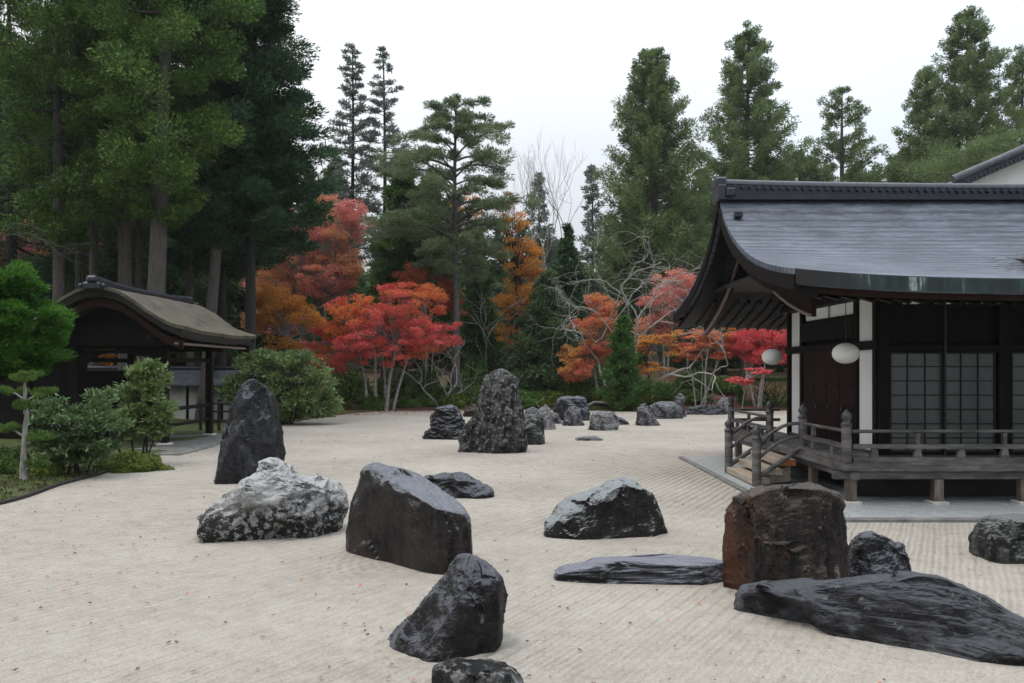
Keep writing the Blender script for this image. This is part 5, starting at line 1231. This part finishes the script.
# --- left bank planting
b = (24, 470)
lobes_tree('feathery_tree', 'bright green feathery young tree at the left edge before the gate', 'young tree', at(20, 19.5),
    [lob(18,282,30,18,b,19.5), lob(22,318,46,24,b,19.5), lob(8,358,50,16,b,19.5), lob(48,326,28,14,b,19.5), lob(-20,320,50,54,b,19.5), lob(28,350,40,16,b,19.5)],
    'bright', 'bark_dark', 131, [(-.8,.3,.1,0,.08)], 420, .27, 190, .075, .014, .3, .5, .15, tr=.02, rand=.35, hollow=.45)
def niwaki():
    e = empty('pruned_pine', 'small pruned pine with a pale lichened trunk and flat pads at left', 'pine', at(24, 17.7))
    k = 17.7 / F; bx = lambda u, v: ((u - 24) * k, 0, (HV - v) * k + EYE - gh(gx(24, 17.7), 17.7))
    tr = [(0, 0, -.1), bx(23, 470), bx(24, 450), bx(25, 430), bx(27, 415), bx(25, 400), bx(25, 385)]
    tubes = [(np.array(tr), [.085, .07, .055, .05, .045, .04, .03], 9)]
    pads = [(26, 377, 15, 5), (8, 391, 18, 5), (44, 393, 16, 5), (6, 428, 14, 4), (42, 437, 15, 5), (24, 405, 12, 4), (40, 462, 12, 4)]
    P = []
    rng = np.random.RandomState(8); C, R = [], []
    for (u, v, ru, rv) in pads:
        c = np.array(bx(u, v)); st = np.array(bx(24.5, v + 9)); tubes.append((np.array([st, (st + c) / 2 + [0, 0, .03], c]), [.028, .02, .012], 5))
        for q in range(10): C.append(c + np.array([rng.uniform(-1, 1) * ru * k * .75, rng.uniform(-1, 1) * ru * k * .6, rng.uniform(-.5, .8) * rv * k])); R.append(.10)
    tubes_object('trunk', tubes, M['bark_pale'], e); C = np.array(C)
    leaves_object('crown', *clump_leaves(rng, C, np.tile([0, 0, 1.], (len(C), 1)), np.array(R), 160, .6, l=.045, w=.006, up=.8), M['azalea'], e)
niwaki()
def rhodo(label, u, v, Y, rx, h, mat, seed, n=9000, l=.075, w=.026):
    x = gx(u, Y); return shrub('rhododendron', label, 'shrub', (x, Y, gh(x, Y)), rx, rx * .8, h, mat, seed, n, l, w)
b = (75, 475)
def bush(name, label, u, Y, lobes, mat, seed, pads, pr, nl, l, w, stems=5, bark='bark_dark'):
    bb = (u, 0); return lobes_tree(name, label, 'shrub', at(u, Y), [lob(*q, bb, Y) for q in lobes], mat, bark, seed, multi(seed, stems, .35, .035), pads, pr, nl, l, w, .25, .55, .25, tr=.016, rand=.6, up=.35)
bush('rhododendron', 'loose grey green rhododendron right of the pruned pine', 76, 18.9, [(75,422,40,26), (52,412,26,16), (98,432,28,22), (102,398,14,10), (78,450,40,12), (60,440,30,14)], 'rhodo', 141, 150, .24, 55, .075, .024)
bush('rhododendron', 'taller yellow green rhododendron against the gate post', 138, 21.2, [(140,400,26,22), (145,378,20,13), (130,422,26,14), (158,412,15,16), (150,368,10,6), (145,432,22,8)], 'rhodo2', 142, 110, .26, 55, .085, .028)
shrub('moss_shrub', 'low rounded mossy shrub at the foot of the taller rhododendron', 'shrub', at(132, 20.2), 1.0, .7, .5, 'mossy', 143, 9000, .035, .014)
shrub('moss_shrub', 'low mossy shrub beside the pruned pine trunk', 'shrub', at(42, 18.8), .55, .45, .42, 'mossy', 144, 5000, .035, .014)
shrub('moss_shrub', 'dark low shrub at the left edge of the picture', 'shrub', at(6, 19.3), .8, .6, .6, 'azalea', 145, 6000, .04, .016)
bush('rhododendron', 'wide pale green rhododendron behind the tall black stone', 286, 36.8, [(258,372,34,22), (300,382,40,26), (322,402,22,14), (280,402,46,18), (240,388,18,22), (285,358,34,10), (300,412,34,8), (255,410,26,10)], 'rhodo2', 146, 300, .42, 75, .10, .034, 8)
shrub('fern_clump', 'yellow green tuft at the foot of the wide rhododendron', 'shrub', at(262, 37.2), .8, .5, .5, 'lush', 147, 2500, .07, .02)
# row of azaleas and young shrubs along the back edge
az = [('clipped round azalea below the red maple trunks', 376, 49.2, 1.0, 1.05, 'azalea'), ('low azalea right of the red maple', 408, 50.6, .9, .7, 'azalea'), ('small azalea left of the dark domed rock', 428, 51.0, .9, .8, 'azalea'),
      ('azalea mound behind the tallest stone', 478, 51.4, 1.5, 1.2, 'azalea'), ('yellow green azalea behind the grey green stone', 548, 51, 1.6, 1.0, 'mossy'), ('wide azalea above the flat topped black block', 580, 52, 1.9, 1.5, 'azalea'),
      ('low yellow green azalea behind the jagged white stone', 612, 51, 1.6, .9, 'mossy'), ('low azalea behind the pointed grey stone', 640, 51, 1.4, .75, 'mossy'), ('yellow green mound between the tallest stone and the domed rock', 452, 50.6, 1.2, .9, 'mossy'), ('broad fresh green mound behind the squat grey stone', 520, 51.0, 1.9, 1.3, 'lush'), ('fresh green mound below the small green conifer', 660, 51.5, 1.5, 1.1, 'lush'), ('flat clipped azalea behind the finger stone', 690, 51, 1.5, .8, 'azalea'),
      ('tiered clipped shrub beneath the salmon orange maple', 694, 53, 1.4, 1.5, 'hedge'), ('dark round shrub between the tiered shrub and the hedge', 722, 53, 1.2, 1.1, 'azalea'), ('azalea right of the wide rhododendron', 330, 49.5, 1.3, .9, 'mossy')]
for i, (lb, u, Y, r, h, mt) in enumerate(az): shrub('azalea', lb, 'shrub', at(u, Y), r, r * .75, h, mt, 160 + i, 4200, .07, .03)
for i, (lb, u, Y, r, h, mt) in enumerate([('fresh green shrub left of the tallest stone', 458, 52.5, 1.2, 2.0, 'lush'), ('tall fresh green shrub at the foot of the pine', 472, 54, 1.3, 3.0, 'lush'), ('dark leafy shrub under the bare undergrowth tree', 425, 53.5, 1.4, 2.2, 'azalea'),
      ('broad dark shrub behind the azalea mound', 520, 53.5, 2.0, 2.4, 'azalea'), ('dark bushy shrub in the shade left of the pale maple trunks', 350, 52.5, 1.8, 2.2, 'azalea'), ('dark shrub behind the round azalea', 395, 54, 1.6, 2.2, 'azalea'), ('leafy shrub below the salmon maple', 600, 54, 1.6, 2.0, 'hedge'), ('dark shrub at the left of the wide rhododendron', 235, 41, 1.6, 2.4, 'azalea')]):
    shrub('leafy_shrub', lb, 'shrub', at(u, Y), r, r * .8, h, mt, 190 + i, 5200, .09, .035)
o = shrub('hedge', 'bright green clipped hedge behind the hall steps', 'hedge', at(775, 51), 2.4, .8, 1.75, 'hedge', 210, 14000, .05, .02, boxy=True)


# ------------------------------------------------------------------ thin damp air
hm = bpy.data.materials.new('damp air'); hm.use_nodes = True; ht = hm.node_tree; ht.nodes.clear()
ho = ht.nodes.new("ShaderNodeOutputMaterial"); hv_ = ht.nodes.new("ShaderNodeVolumePrincipled")
hv_.inputs["Color"].default_value = (.93, .96, 1.0, 1); hv_.inputs["Density"].default_value = 0.00025; hv_.inputs["Anisotropy"].default_value = 0.2
ht.links.new(hv_.outputs[0], ho.inputs["Volume"])
hz = MB().box(-130, 130, -20, 125, -2.5, 42).build('haze', hm); kind(hz, 'stuff'); tag(hz, 'thin damp haze between the garden and the far trees', 'haze')
bpy.context.view_layer.update()
